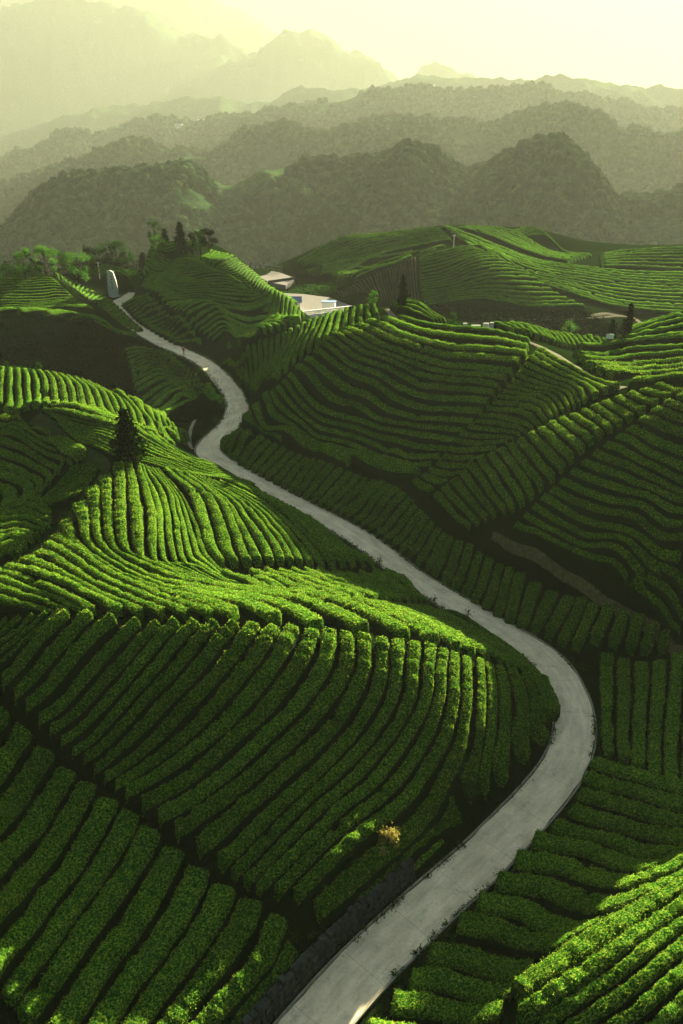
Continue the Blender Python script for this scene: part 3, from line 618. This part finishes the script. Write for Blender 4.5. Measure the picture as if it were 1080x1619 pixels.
rr = RNG.uniform(2.0, 4.6, n_) * (1 + (cy - 560) / 1600); cz = far_z(cx, cy) + rr * .5
Vt = IV[None] * rr[:, None, None] * np.stack([np.ones(n_), np.ones(n_), RNG.uniform(.8, 1.3, n_)], 1)[:, None] * (1 + RNG.uniform(-.28, .28, (n_, len(IV), 1)))
Vt = Vt + np.stack([cx, cy, cz], 1)[:, None]
Ft = (IF[None] + (np.arange(n_) * len(IV))[:, None, None]).reshape(-1, 3)
m, t, b = mat('forest_crowns', .9, 0); p = pos(t); n1 = nz(t, .09, 2, .5, p); n2 = nz(t, .8, 4, .8, p)
r1 = ramp(t, n1.outputs[0], [(.32, (.008,.026,.012)), (.5, (.020,.050,.020)), (.68, (.055,.095,.032))]); r2 = ramp(t, n2.outputs[0], [(.3, (.5,.5,.5)), (.65, (1.3,1.3,1.2))])
t.links.new(mix(t, 1.0, r1.outputs[0], r2.outputs[0], 'MULTIPLY'), b.inputs['Base Color']); bump(t, b, n2.outputs[0], 1, 1.5); M['crowns'] = m
tag(mesh_obj('forest', Vt.reshape(-1, 3), Ft, M['crowns'], smooth=False), 'hazy dark green forest covering the hills across the valley', 'forest', kind='stuff')

# ------------------------------------------------------------------ haze
hz = MB(); hz.box((0, 3550, 245), (9500, 7360, 1390))
ho = hz.build('haze', None); ho.data.materials.clear()
hm = bpy.data.materials.new('haze'); hm.use_nodes = True; t = hm.node_tree; t.nodes.remove(t.nodes['Principled BSDF'])
pv = t.nodes.new('ShaderNodeVolumePrincipled'); pv.inputs['Density'].default_value = .000125; pv.inputs['Color'].default_value = (.345, .375, .31, 1); pv.inputs['Anisotropy'].default_value = .2
t.links.new(pv.outputs[0], t.nodes['Material Output'].inputs['Volume']); ho.data.materials.append(hm); tag(ho, kind='stuff', label='pale warm haze hanging over the valley', cat='haze')

# ------------------------------------------------------------------ trees, shrubs and undergrowth
def leaves(c, size, up=.3):
    c = np.asarray(c); k = len(c); size = np.broadcast_to(np.asarray(size, float).reshape(-1, 1), (k, 1)) * RNG.uniform(.7, 1.3, (k, 1))
    d1 = RNG.normal(0, 1, (k, 3)); d1[:, 2] += up; d1 /= np.linalg.norm(d1, axis=1)[:, None]
    d2 = np.cross(d1, RNG.normal(0, 1, (k, 3))); d2 /= np.linalg.norm(d2, axis=1)[:, None]
    q = np.stack([c - d2*size*.5, c + d2*size*.5, c + d1*size*1.4 + d2*size*.15, c + d1*size*1.4 - d2*size*.15], 1).reshape(-1, 3)
    return q, np.arange(4*k).reshape(-1, 4)
def ground_at(u, v, lim=330, lo=22.0):
    x, y = hit(u, v, lim, lo); return float(x), float(y), float(terr(x, y))
def px_m(x, y, z, px): return px / F * (y * CP + (CAMZ - z) * SP)      # size in metres of px pixels at that place
def conifer(u, v, hpx, label, group=None, wpx=None, mt='leaf_dark', lim=330, lo=22.0, gap=.0, seed=0):
    x, y, z = ground_at(u, v, lim, lo); h = px_m(x, y, z, hpx) * 1.06; r = px_m(x, y, z, wpx or hpx * .6) * .5
    rg = random.Random(seed + int(u * 7)); t = empty('conifer_tree', (x, y, z - .1), rg.uniform(0, 6)); tag(t, label, 'tree', group)
    a = MB(); a.tube([(0,0,0), (.02*h,0,h*.35), (-.01*h,.01*h,h*.7), (0,0,h*.98)], [h*.028, h*.02, h*.012, h*.003], 7)
    cs, sz = [], []
    n = 70
    for i in range(n):
        f = .14 + .85 * (i / n); zz = f * h; rad = r * (1 - ((f - .14) / .88))**.75 * rg.uniform(.55, 1.15) * (1.0 if f > .25 else .8); an = i * 2.4 + rg.uniform(-.5, .5)
        if rg.random() < gap: continue
        e = (math.cos(an)*rad, math.sin(an)*rad, zz - rad*.12); a.tube([(0,0,zz+rad*.1), (e[0]*.5, e[1]*.5, zz+rad*.06), e], [h*.006, h*.004, h*.002], 4)
        m_ = int(14 + 60 * rad / r)
        s = RNG.uniform(.15, 1.08, m_); c = np.stack([s*e[0], s*e[1], zz + (e[2]-zz)*s], 1) + RNG.normal(0, .085*r + .1*rad, (m_, 3)) * np.array([1, 1, .6]); cs.append(c)
    a.build('trunk', M['bark'], t, True); c = np.vstack(cs); q, f = leaves(c, max(.12, h*.036), -.2)
    mesh_obj('crown', q, f, M[mt], t, False); return t
def broadleaf(u, v, hpx, label, group=None, wpx=None, mt='leaf_mid', lim=330, lo=22.0, dens=1.0, base=.25, name='broadleaf_tree', cat='tree', seed=0):
    x, y, z = ground_at(u, v, lim, lo); h = px_m(x, y, z, hpx) * 1.06; r = px_m(x, y, z, wpx or hpx * .6) * .5
    rg = random.Random(seed + int(u * 13)); t = empty(name, (x, y, z - .05), rg.uniform(0, 6)); tag(t, label, cat, group)
    a = MB(); a.tube([(0,0,0), (.02*h,.01*h,h*.3), (-.01*h,.02*h,h*.62), (.01*h,0,h*.9)], [h*.03, h*.022, h*.012, h*.004], 7); cs = []
    for i in range(13):
        f = base + (1 - base) * rg.uniform(.1, .95); an = i * 2.4 + rg.uniform(-.4, .4); rad = r * math.sin(math.pi * min(1, max(.15, (f - base) / (1 - base) * .8 + .18)))**.6 * rg.uniform(.45, .95)
        e = (math.cos(an)*rad, math.sin(an)*rad, f*h + rad*.2); a.tube([(0,0,f*h*.72), (e[0]*.55, e[1]*.55, f*h*.9), e], [h*.011, h*.007, h*.003], 5)
        m_ = int(95 * dens); cr = r * rg.uniform(.24, .42); d = RNG.normal(0, 1, (m_, 3)); d /= np.linalg.norm(d, axis=1)[:, None]
        cs.append(np.array(e) + d * cr * RNG.uniform(.35, 1.1, (m_, 1)) * np.array([1, 1, .8]))
    cs.append(np.array([0, 0, h*.9]) + RNG.normal(0, r*.22, (60, 3)))
    a.build('trunk' if name == 'broadleaf_tree' else 'stem', M['bark'], t, True); c = np.vstack(cs); q, f = leaves(c, max(.09, h*.026), .3)
    mesh_obj('crown' if name == 'broadleaf_tree' else 'foliage', q, f, M[mt], t, False); return t
conifer(205, 729, 82, 'lone dark conifer standing on the sunlit tea ridge left of the road', wpx=60, gap=.1)
G1 = 'fresh green trees in a row at the far left'
for u, v, h, w_, mt, lb in [(41,441,40,30,'leaf_bright','leftmost fresh green tree behind the dark hill'), (75,440,44,34,'leaf_bright','bright green tree second from the left behind the dark hill'),
  (101,441,38,32,'leaf_mid','green bushy tree behind the top corner of the dark hill'), (128,452,44,40,'leaf_bright','broad bright green tree just left of the stone monument'),
  (15,444,22,26,'leaf_mid','low dark green tree at the left edge of the photo')]:
    broadleaf(u, v, h * 1.06, lb, G1, w_ * 1.15, mt, 260, 150, 1.6, .12)
G2 = 'trees on the left side of the knoll'
for u, v, h, w_, mt, lb in [(143,418,28,24,'leaf_dark','dark round tree leftmost on the knoll'), (159,418,30,24,'leaf_mid','mid green tree second from the left on the knoll'), (172,408,24,18,'leaf_dark','slim dark tree left of the tall green tree on the knoll'),
  (184,408,38,26,'leaf_mid','tall green tree at the left end of the knoll'), (199,402,40,24,'leaf_mid','tall pale green tree beside the knoll lawn'), (212,455,26,18,'leaf_mid','thin green tree beside the far end of the road'),
  (116,436,26,22,'leaf_dark','dark tree between two bright green trees behind the dark hill'), (148,440,30,24,'leaf_mid','bushy green tree directly left of the stone monument'), (58,438,26,24,'leaf_dark','low dark tree beside the thin utility pole')]:
    broadleaf(u, v, h * 1.06, lb, G2, w_ * 1.15, mt, 260, 150, 1.6, .1)
G3 = 'trees standing around the knoll top'
for u, v, h, w_, lb in [(224,395,24,14,'small dark conifer leftmost on the knoll top'), (262,391,26,12,'narrow dark conifer on the lawn of the knoll top'), (287,400,42,17,'tall dark pointed conifer in the middle of the knoll top')]:
    conifer(u, v, h * 1.06, lb, G3, w_ * 1.35, 'leaf_dark', 260, 150)
for u, v, h, w_, mt, lb in [(246,392,36,20,'leaf_mid','green tree between two dark conifers on the knoll top'), (254,399,22,24,'leaf_bright','bright green bush on the knoll lawn'), (306,404,30,15,'leaf_dark','thin dark tree right of the tallest conifer'),
  (318,404,36,22,'leaf_mid','slender light tree left of the big dark crown on the knoll'), (332,405,40,24,'leaf_dark','big dark crown at the right end of the knoll top'), (300,405,13,14,'leaf_dark','low dark shrub below the tall conifer on the knoll')]:
    broadleaf(u, v, h * 1.06, lb, G3, w_ * 1.15, mt, 260, 150, 1.6, .15)
conifer(636, 492, 52, 'thin dark conifer standing behind the bright knoll of the central hill', None, 18, 'leaf_dark', 330, 22, .25)
broadleaf(590, 488, 26, 'small pale green bush tree on the central hilltop', None, 18, 'leaf_bright', 330)
conifer(990, 537, 54, 'tall thin dark tree beside the far farm road on the right', 'trees by the farm road', 17, 'leaf_dark', 330, 22, .2)
conifer(965, 540, 34, 'short dark tree behind the small white sign board', 'trees by the farm road', 15, 'leaf_dark', 330, 22, .2)
def shrub(u, v, h, w_, mt, lb, group=None, lim=330, lo=22): return broadleaf(u, v, h, lb, group, w_, mt, lim, lo, .8, .05, 'shrub', 'shrub')
shrub(613, 1350, 52, 44, 'leaf_yellow', 'yellow leaved shrub on the slope above the stone wall')
shrub(741, 1262, 34, 36, 'leaf_mid', 'pale green shrub among the hedges inside the road bend')
shrub(11, 584, 12, 9, 'leaf_mid', 'small bush on the rounded hill crest at the left edge', None, 140)
shrub(63, 590, 16, 12, 'leaf_mid', 'taller small bush on the rounded hill crest right of another bush', None, 140)
shrub(555, 497, 12, 11, 'leaf_dark', 'round dark bush on the central hill skyline')
shrub(715, 514, 17, 17, 'leaf_mid', 'round green bush on the ridge right of the bright knoll')
shrub(783, 522, 12, 9, 'leaf_mid', 'small round bush beside the pale grave stones')
shrub(363, 552, 10, 7, 'leaf_mid', 'tiny bush leftmost on the central hill shoulder', 'tiny bushes on the central hill shoulder')
shrub(379, 549, 10, 7, 'leaf_mid', 'tiny bush second on the central hill shoulder', 'tiny bushes on the central hill shoulder')
shrub(406, 540, 9, 8, 'leaf_mid', 'tiny bush rightmost on the central hill shoulder', 'tiny bushes on the central hill shoulder')
shrub(540, 392, 18, 30, 'leaf_dark', 'dark shrub clump on the left ridge of the far hills', None, 330)
shrub(900, 528, 18, 30, 'leaf_bright', 'bright green shrub behind the lit strip on the right ridge', None, 330, 145)
shrub(477, 445, 20, 16, 'leaf_dark', 'dark shrub beside the grass right of the far car park', None, 330, 190)
shrub(500, 440, 22, 26, 'leaf_dark', 'broad dark shrub at the foot of the far left ridge', None, 330, 190)
def sapling(u, v, h, lb):
    x, y, z = ground_at(u, v); hh = px_m(x, y, z, h); t = empty('sapling', (x, y, z)); tag(t, lb, 'sapling', 'saplings planted beside the road')
    a = MB(); a.tube([(0,0,-.1), (.02,0,hh*.5), (0,.03,hh)], [.035, .025, .012], 5); a.build('stem', M['bark'], t)
    c = np.array([0, 0, hh*.72]) + RNG.normal(0, 1, (90, 3)) * np.array([.16, .16, .2]) * hh * .8; q, f = leaves(c, .09); mesh_obj('foliage', q, f, M['leaf_mid'], t, False)
sapling(600, 897, 18, 'small dark sapling at the road edge beside the green block corner'); sapling(686, 962, 22, 'thin sapling left of the road where the sunlit shoulder begins'); sapling(739, 984, 24, 'thin sapling on the left road edge above the bend')

def in_poly(px, py, poly):
    r = np.zeros(len(px), bool); n = len(poly); j = n - 1
    for i in range(n):
        xi, yi = poly[i]; xj, yj = poly[j]; c = ((yi > py) != (yj > py)) & (px < (xj - xi) * (py - yi) / (yj - yi + 1e-9) + xi); r ^= c; j = i
    return r
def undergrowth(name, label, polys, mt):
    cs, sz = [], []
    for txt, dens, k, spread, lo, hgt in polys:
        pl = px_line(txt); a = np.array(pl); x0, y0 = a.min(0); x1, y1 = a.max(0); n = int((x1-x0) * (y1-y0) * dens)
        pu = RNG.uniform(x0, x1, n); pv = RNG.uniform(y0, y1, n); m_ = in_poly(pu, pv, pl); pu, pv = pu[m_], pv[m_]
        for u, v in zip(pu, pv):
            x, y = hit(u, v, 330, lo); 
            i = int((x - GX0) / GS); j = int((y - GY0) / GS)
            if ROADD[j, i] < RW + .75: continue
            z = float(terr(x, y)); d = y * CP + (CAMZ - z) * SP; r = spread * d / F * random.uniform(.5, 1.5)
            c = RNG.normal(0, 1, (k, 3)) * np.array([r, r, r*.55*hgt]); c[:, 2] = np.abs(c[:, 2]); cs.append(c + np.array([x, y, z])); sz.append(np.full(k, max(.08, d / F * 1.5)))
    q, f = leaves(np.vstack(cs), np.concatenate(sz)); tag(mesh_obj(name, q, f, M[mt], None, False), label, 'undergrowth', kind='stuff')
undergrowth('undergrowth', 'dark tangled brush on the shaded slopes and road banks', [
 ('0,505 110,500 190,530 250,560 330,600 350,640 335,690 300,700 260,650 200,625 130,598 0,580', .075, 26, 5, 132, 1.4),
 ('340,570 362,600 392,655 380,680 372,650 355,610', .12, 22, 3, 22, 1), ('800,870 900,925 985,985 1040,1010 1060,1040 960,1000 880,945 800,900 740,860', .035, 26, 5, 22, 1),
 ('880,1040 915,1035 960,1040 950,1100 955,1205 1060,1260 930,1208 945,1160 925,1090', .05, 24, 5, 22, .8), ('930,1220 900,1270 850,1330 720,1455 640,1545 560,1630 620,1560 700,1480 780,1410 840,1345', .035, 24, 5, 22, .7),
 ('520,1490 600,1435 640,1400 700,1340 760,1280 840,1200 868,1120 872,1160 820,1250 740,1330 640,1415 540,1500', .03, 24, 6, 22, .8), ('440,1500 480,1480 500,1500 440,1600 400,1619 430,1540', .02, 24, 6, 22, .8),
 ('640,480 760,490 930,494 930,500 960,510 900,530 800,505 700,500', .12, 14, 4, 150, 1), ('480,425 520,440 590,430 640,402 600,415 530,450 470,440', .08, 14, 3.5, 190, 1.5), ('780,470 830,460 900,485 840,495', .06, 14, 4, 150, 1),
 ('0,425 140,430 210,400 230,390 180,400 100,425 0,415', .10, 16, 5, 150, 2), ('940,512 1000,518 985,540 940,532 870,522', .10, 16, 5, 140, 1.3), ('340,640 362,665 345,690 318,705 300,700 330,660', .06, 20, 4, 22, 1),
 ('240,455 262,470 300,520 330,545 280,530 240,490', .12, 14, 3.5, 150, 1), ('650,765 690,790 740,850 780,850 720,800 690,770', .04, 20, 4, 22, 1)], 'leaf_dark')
undergrowth('grass', 'short rough green grass along the tracks, banks and verges', [
 ('20,905 95,840 125,800 150,765 160,738 100,690 75,672 110,700 140,740 110,800 60,860 0,900', .12, 12, 3, 22, .5), ('430,452 480,450 545,455 520,470 440,465', .2, 10, 2.5, 190, .5),
 ('640,1545 720,1465 790,1395 780,1420 740,1460 690,1530 640,1580', .05, 16, 5, 22, .5), ('880,1045 935,1050 955,1110 955,1200 930,1190 942,1150', .05, 16, 5, 22, .5), ('330,700 345,690 358,670 345,660 320,690', .1, 16, 4, 22, .5),
 ('700,494 930,500 920,506 760,505', .1, 10, 2.5, 150, .5), ('445,1470 530,1470 540,1490 470,1560 440,1600', .015, 16, 5, 22, .5)], 'leaf_mid')

tgr = np.gradient(rc, axis=0); tgr /= np.linalg.norm(tgr, axis=1)[:, None]; nrr = np.stack([tgr[:, 1], -tgr[:, 0]], 1)
ii = RNG.integers(20, len(rc) - 5, 2600); ii = ii[fbm(sc_[ii] / 6, sc_[ii] * 0 + 3, 3, 55) > -.15]; sg = RNG.choice([-1, 1], len(ii)); of = RW - .08 + np.abs(RNG.normal(0, .35, len(ii)))
vc = np.stack([rc[ii, 0] + nrr[ii, 0]*of*sg, rc[ii, 1] + nrr[ii, 1]*of*sg], 1); vc = np.repeat(vc, 14, axis=0) + RNG.normal(0, .13, (len(ii)*14, 2)); vz_ = np.repeat(rh[ii], 14) + np.abs(RNG.normal(0, .08, len(vc))) + .02
q, f = leaves(np.column_stack([vc, vz_]), .08, .8); tag(mesh_obj('roadside_weeds', q, f, M['leaf_mid'], None, False), 'low weeds creeping over both edges of the concrete road', 'weeds', kind='stuff')
# ------------------------------------------------------------------ stone wall beside the lower road
tgr = np.gradient(rc, axis=0); tgr /= np.linalg.norm(tgr, axis=1)[:, None]; nrr = np.stack([tgr[:, 1], -tgr[:, 0]], 1)
i1 = int(np.argmin(((rc - np.array(pix(690, 1420, 0)[:2]))**2).sum(1))); sw = MB(); rg = random.Random(3); s = 0.0
while s < sc_[i1]:
    i = int(np.searchsorted(sc_, s)); px_, py_ = rc[i] - nrr[i] * (RW + .62); top = min(1.5, max(.4, float(terr(*(rc[i] - nrr[i] * 4.2))) - rh[i] + .15)); an = math.atan2(tgr[i, 1], tgr[i, 0]); z = -.1
    while z < top:
        hh = rg.uniform(.2, .34); ww = rg.uniform(.34, .6); sw.box((px_ + rg.uniform(-.05, .05) - nrr[i, 0]*z*.12, py_ + rg.uniform(-.05, .05) - nrr[i, 1]*z*.12, rh[i] + z + hh/2), (ww, .5, hh - .03), an + rg.uniform(-.06, .06), rg.uniform(.84, .95)); z += hh
    s += rg.uniform(.36, .46)
M['rubble'] = plain('rubble_stone', (.04,.042,.033), .95, .7, 2.2, .05, .6, .05)
tag(sw.build('stone_wall', M['rubble']), 'dark rubble stone retaining wall along the left of the lower road', 'stone wall')

# ------------------------------------------------------------------ monument, car park, gatehouse and small things
x, y, z = ground_at(180, 469, 260, 150); h = px_m(x, y, z, 41)
t = empty('stone_monument', (x, y, z - .3), .1); tag(t, 'tall pale carved stone slab standing at the far end of the road', 'monument')
prf = [(-.18, 0), (.19, 0), (.20, .3), (.165, .62), (.12, .80), (.085, .95), (-.03, 1.0), (-.15, .975), (-.175, .6), (-.19, .3)]
V = []; n = len(prf)
for yy_, k in ((-.07, .94), (0, 1), (.07, .93)): V += [(a*h*k, yy_*h, .3 + b_*h*(1 if k == 1 else .985)) for a, b_ in prf]
Fc = [tuple(range(n)), tuple(range(2*n, 3*n))[::-1]] + [(r*n + (i+1) % n, r*n + i, (r+1)*n + i, (r+1)*n + (i+1) % n) for r in range(2) for i in range(n)]
mesh_obj('slab', V, Fc, M['stone'], t, False); a = MB(); a.box((0,0,.1), (h*.62, h*.34, .45)); a.box((0,0,.4), (h*.54, h*.26, .2)); a.build('plinth', M['stone'], t)
for k in range(5):
    a = MB(); q_ = .3 + h*(.78 - .11*k)
    a.add([(-h*.025,-.072*h,q_-h*.02),(h*.02,-.075*h,q_-h*.022),(h*.025,-.072*h,q_+h*.02),(-h*.02,-.075*h,q_+h*.024),(-h*.025,-.062*h,q_-h*.02),(h*.02,-.062*h,q_-h*.022),(h*.025,-.062*h,q_+h*.02),(-h*.02,-.062*h,q_+h*.024)], [(0,1,2,3),(7,6,5,4),(0,4,5,1),(1,5,6,2),(2,6,7,3),(3,7,4,0)]); a.build('carved_character', M['rubble'], t)
def flat_poly(name, txt, h, mt):
    V = [(*pix(u, v, h)[:2], h) for u, v in px_line(txt)]; n = len(V); V += [(p[0], p[1], h - 1.2) for p in V]
    o = mesh_obj(name, V, [tuple(range(n))] + [(i, n + i, n + (i+1) % n, (i+1) % n) for i in range(n)], M[mt], None, False)
    bm_fix(o); tag(o, kind='structure'); return o
def bm_fix(o):
    import bmesh
    b = bmesh.new(); b.from_mesh(o.data); bmesh.ops.recalc_face_normals(b, faces=b.faces); b.to_mesh(o.data); b.free()
flat_poly('car_park', '385,424 440,430 468,440 452,451 425,446', 3.9, 'paving')
flat_poly('car_park', '440,463 480,465 520,470 552,482 552,493 500,497 470,497 440,480', 3.9, 'paving')
def at(u, v, h): return Vector(pix(u, v, h))
# railing of the upper car park
p0, p1 = at(388, 423, 3.9), at(446, 431, 3.9); d = (p1 - p0); L = d.length; an = math.atan2(d.y, d.x); t = empty('railing', p0, an); tag(t, 'dark post and rail fence along the far edge of the car park', 'railing')
for k in range(8): a = MB(); a.box((L*k/7, 0, .9), (.32, .32, 1.8)); a.build('post', M['darkmetal'], t)
for zz in (.6, 1.55): a = MB(); a.box((L/2, .02, zz), (L, .1, .14)); a.build('rail', M['darkmetal'], t)
p0, p1 = at(425, 447, 3.9), at(467, 441, 3.9); d = p1 - p0; L = d.length; a = MB(); a.box((0,0,-1.2), (L, .5, 3.6)); o = a.build('retaining_wall', M['rubble']); o.location = (p0 + p1)/2; o.rotation_euler.z = math.atan2(d.y, d.x); tag(o, 'grey retaining wall on the near side of the upper car park', 'wall')
# gatehouse
c = at(461, 489, 3.9); W_ = px_m(c.x, c.y, c.z, 32); t = empty('gatehouse', c, .05); tag(t, 'small white house with a blue tin roof beside the car park', 'house')
a = MB(); a.box((0,0,W_*.2), (W_*.86, W_*.6, W_*.4)); a.build('wall', M['white'], t)
a = MB(); r0, r1_, rz0, rz1 = W_*.52, W_*.42, W_*.4, W_*.58
a.add([(-r0,-r1_,rz0),(r0,-r1_,rz0),(r0,r1_,rz0),(-r0,r1_,rz0),(-r0,0,rz1+.25),(r0,0,rz1+.25),(-r0,-r1_,rz0+.15),(r0,-r1_,rz0+.15),(r0,r1_,rz0+.15),(-r0,r1_,rz0+.15)], [(3,2,1,0),(6,7,5,4),(8,9,4,5),(0,1,7,6),(2,3,9,8),(1,2,8,5,7),(3,0,6,4,9)]); a.build('roof', M['blue'], t)
for k in (-.25, .22):
    a = MB(); a.box((W_*k, -W_*.305, W_*.22), (W_*.16, .06, W_*.15)); a.build('window', M['darkmetal'], t)
a = MB(); a.box((0, -W_*.305, W_*.14), (W_*.12, .07, W_*.28)); a.build('door', M['wood'], t)
p0, p1 = at(478, 499, 4.4), at(556, 490, 4.4); d = p1 - p0; L = d.length; t = empty('balustrade', p0, math.atan2(d.y, d.x)); tag(t, 'low white balustrade along the near edge of the car park', 'balustrade')
a = MB(); a.box((L/2,0,.95), (L, .35, .15)); a.build('rail', M['white'], t); a = MB(); a.box((L/2,0,-.3), (L, .32, .7)); a.build('base', M['white'], t)
a = MB()
for k in range(40): a.box((L*(k+.5)/40, 0, .45), (.16, .16, .9))
a.build('balusters', M['white'], t)
c = at(520, 489, 3.9); t = empty('kiosk', c, -.1); tag(t, 'small white kiosk standing on the pale car park', 'kiosk'); a = MB(); a.box((0,0,.9), (3.2, 2, 1.8)); a.build('wall', M['white'], t); a = MB(); a.box((0,0,1.9), (3.6, 2.4, .18)); a.build('roof', M['blue'], t)
# poles
for u, v, hpx, lb in [(57,437,14,'thin pale utility pole among the trees behind the dark hill'), (158,441,24,'thin pale pole left of the stone monument'), (717,392,18,'thin pale utility pole on the far hills')]:
    x, y, z = ground_at(u, v, 330, 150); h = px_m(x, y, z, hpx) * 1.1; t = empty('utility_pole', (x, y, z)); tag(t, lb, 'pole', 'utility poles'); a = MB(); a.tube([(0,0,-.3), (0,0,h)], [.15, .1], 8); a.build('post', M['stone'], t); a = MB(); a.box((0,0,h*.92), (1.2, .1, .1)); a.build('crossarm', M['stone'], t)
# sign board
x, y, z = ground_at(962, 548, 330); t = empty('sign_board', (x, y, z), -.25); tag(t, 'small white sign board facing the camera below the thin dark trees', 'sign')
for k in (-.4, .4): a = MB(); a.box((k, 0, .9), (.08, .08, 1.9)); a.build('post', M['wood'], t)
a = MB(); a.box((0, -.06, 1.6), (1.15, .06, .75)); a.build('panel', M['white'], t)
# grave stones on the ridge
for k, (u, v, w_, h_) in enumerate([(735,521,.7,.7), (752,522,1.5,.5), (768,522,.9,.8), (777,523,.6,1.0)]):
    x, y, z = ground_at(u, v, 150); t = MB(); t.box((0,0,.12), (w_*1.3, .8, .3)); t.box((0,0,.25 + h_/2), (w_, .25, h_), 0, .88); o = t.build('grave_stone', M['stone']); o.location = (x, y, z)
    tag(o, ['pale grave stone leftmost on the central ridge', 'wide low pale grave stone on the central ridge', 'pale grave stone beside the small round bush', 'narrow tallest pale grave stone on the central ridge'][k], 'grave stone', 'grave stones on the central ridge')
# drain beside the road on the left
track('drain', '312,662 305,672 301,685 300,702 305,712', .28, 'kerb', 160, .1, .15)
# houses on the hillside across the valley
def house(u, v, y, wpx, lb, rot):
    r, dy, dz = ray(u, v); t_ = y / dy; x = r * t_; z = float(far_z(x, y)); wd = wpx / F * y; t = empty('village_house', (x, y, z + 4), rot); tag(t, lb, 'house', 'pale village houses on the hillside across the valley')
    a = MB(); a.box((0,0,wd*.2), (wd, wd*.6, wd*.5)); a.build('wall', M['white'], t)
    a = MB(); q = wd*.55; a.add([(-q,-wd*.36,wd*.45),(q,-wd*.36,wd*.45),(q,wd*.36,wd*.45),(-q,wd*.36,wd*.45),(-q,0,wd*.66),(q,0,wd*.66)], [(3,2,1,0),(0,1,5,4),(2,3,4,5),(1,2,5),(3,0,4)]); a.build('roof', M['stone'], t)
for k, (u, v, y, wp) in enumerate([(282, 198, 2150, 12), (300, 188, 2500, 14), (318, 192, 2400, 8), (560, 160, 2600, 8), (600, 158, 2700, 11), (632, 155, 2700, 9), (682, 180, 2200, 7), (430, 196, 2150, 7)]):
    house(u, v, y, wp, ['pale house lowest in the left hamlet across the valley', 'largest pale house in the left hamlet across the valley', 'smallest pale house right in the left hamlet', 'leftmost pale house of the right hamlet across the valley', 'largest pale house of the right hamlet across the valley', 'rightmost pale house of the right hamlet across the valley', 'lone pale house right of both hamlets across the valley', 'lone pale house between the two hamlets across the valley'][k], .3 * (k % 3 - 1))
# walker on the road
x, y, z = ground_at(291, 562, 200); z = float(rh[int(np.argmin(((rc - np.array([x, y]))**2).sum(1)))]) + .015
me = bpy.data.meshes.new('person'); vs = [(0,0,.93),(0,0,1.15),(0,0,1.38),(0,0,1.5),(0,-.02,1.62),(0,-.01,1.72),(-.1,0,.88),(-.11,.08,.5),(-.11,-.05,.08),(-.11,-.2,.03),(.1,0,.88),(.1,-.12,.5),(.11,.14,.1),(.11,.02,.03),(-.19,0,1.36),(-.25,-.06,1.08),(-.24,-.18,.86),(.19,0,1.36),(.25,.08,1.08),(.24,.02,.84)]
es = [(0,1),(1,2),(2,3),(3,4),(4,5),(0,6),(6,7),(7,8),(8,9),(0,10),(10,11),(11,12),(12,13),(2,14),(14,15),(15,16),(2,17),(17,18),(18,19)]
rs = [.14,.13,.15,.06,.10,.08,.09,.065,.05,.04,.09,.065,.05,.04,.07,.05,.035,.07,.05,.035]
me.from_pydata(vs, es, []); me.materials.append(M['skin']); me.materials.append(M['red']); me.materials.append(M['trouser']); o = bpy.data.objects.new('person', me); COL.objects.link(o)
sk = o.modifiers.new('skin', 'SKIN'); sm = o.modifiers.new('sub', 'SUBSURF'); sm.levels = sm.render_levels = 1
for i, r_ in enumerate(rs): me.skin_vertices[0].data[i].radius = (r_, r_)
me.skin_vertices[0].data[0].use_root = True
dg = bpy.context.evaluated_depsgraph_get(); nm = bpy.data.meshes.new_from_object(o.evaluated_get(dg)); o.modifiers.clear(); o.data = nm
if len(nm.materials) < 3:
    nm.materials.clear(); [nm.materials.append(M[k]) for k in ('skin', 'red', 'trouser')]
for p_ in nm.polygons: cz_ = p_.center.z; p_.material_index = 2 if cz_ < .92 else (1 if cz_ < 1.46 else 0); p_.use_smooth = True
o.location = (x, y, z); o.rotation_euler.z = 2.4; tag(o, 'person in a red top and dark trousers walking on the road', 'person')
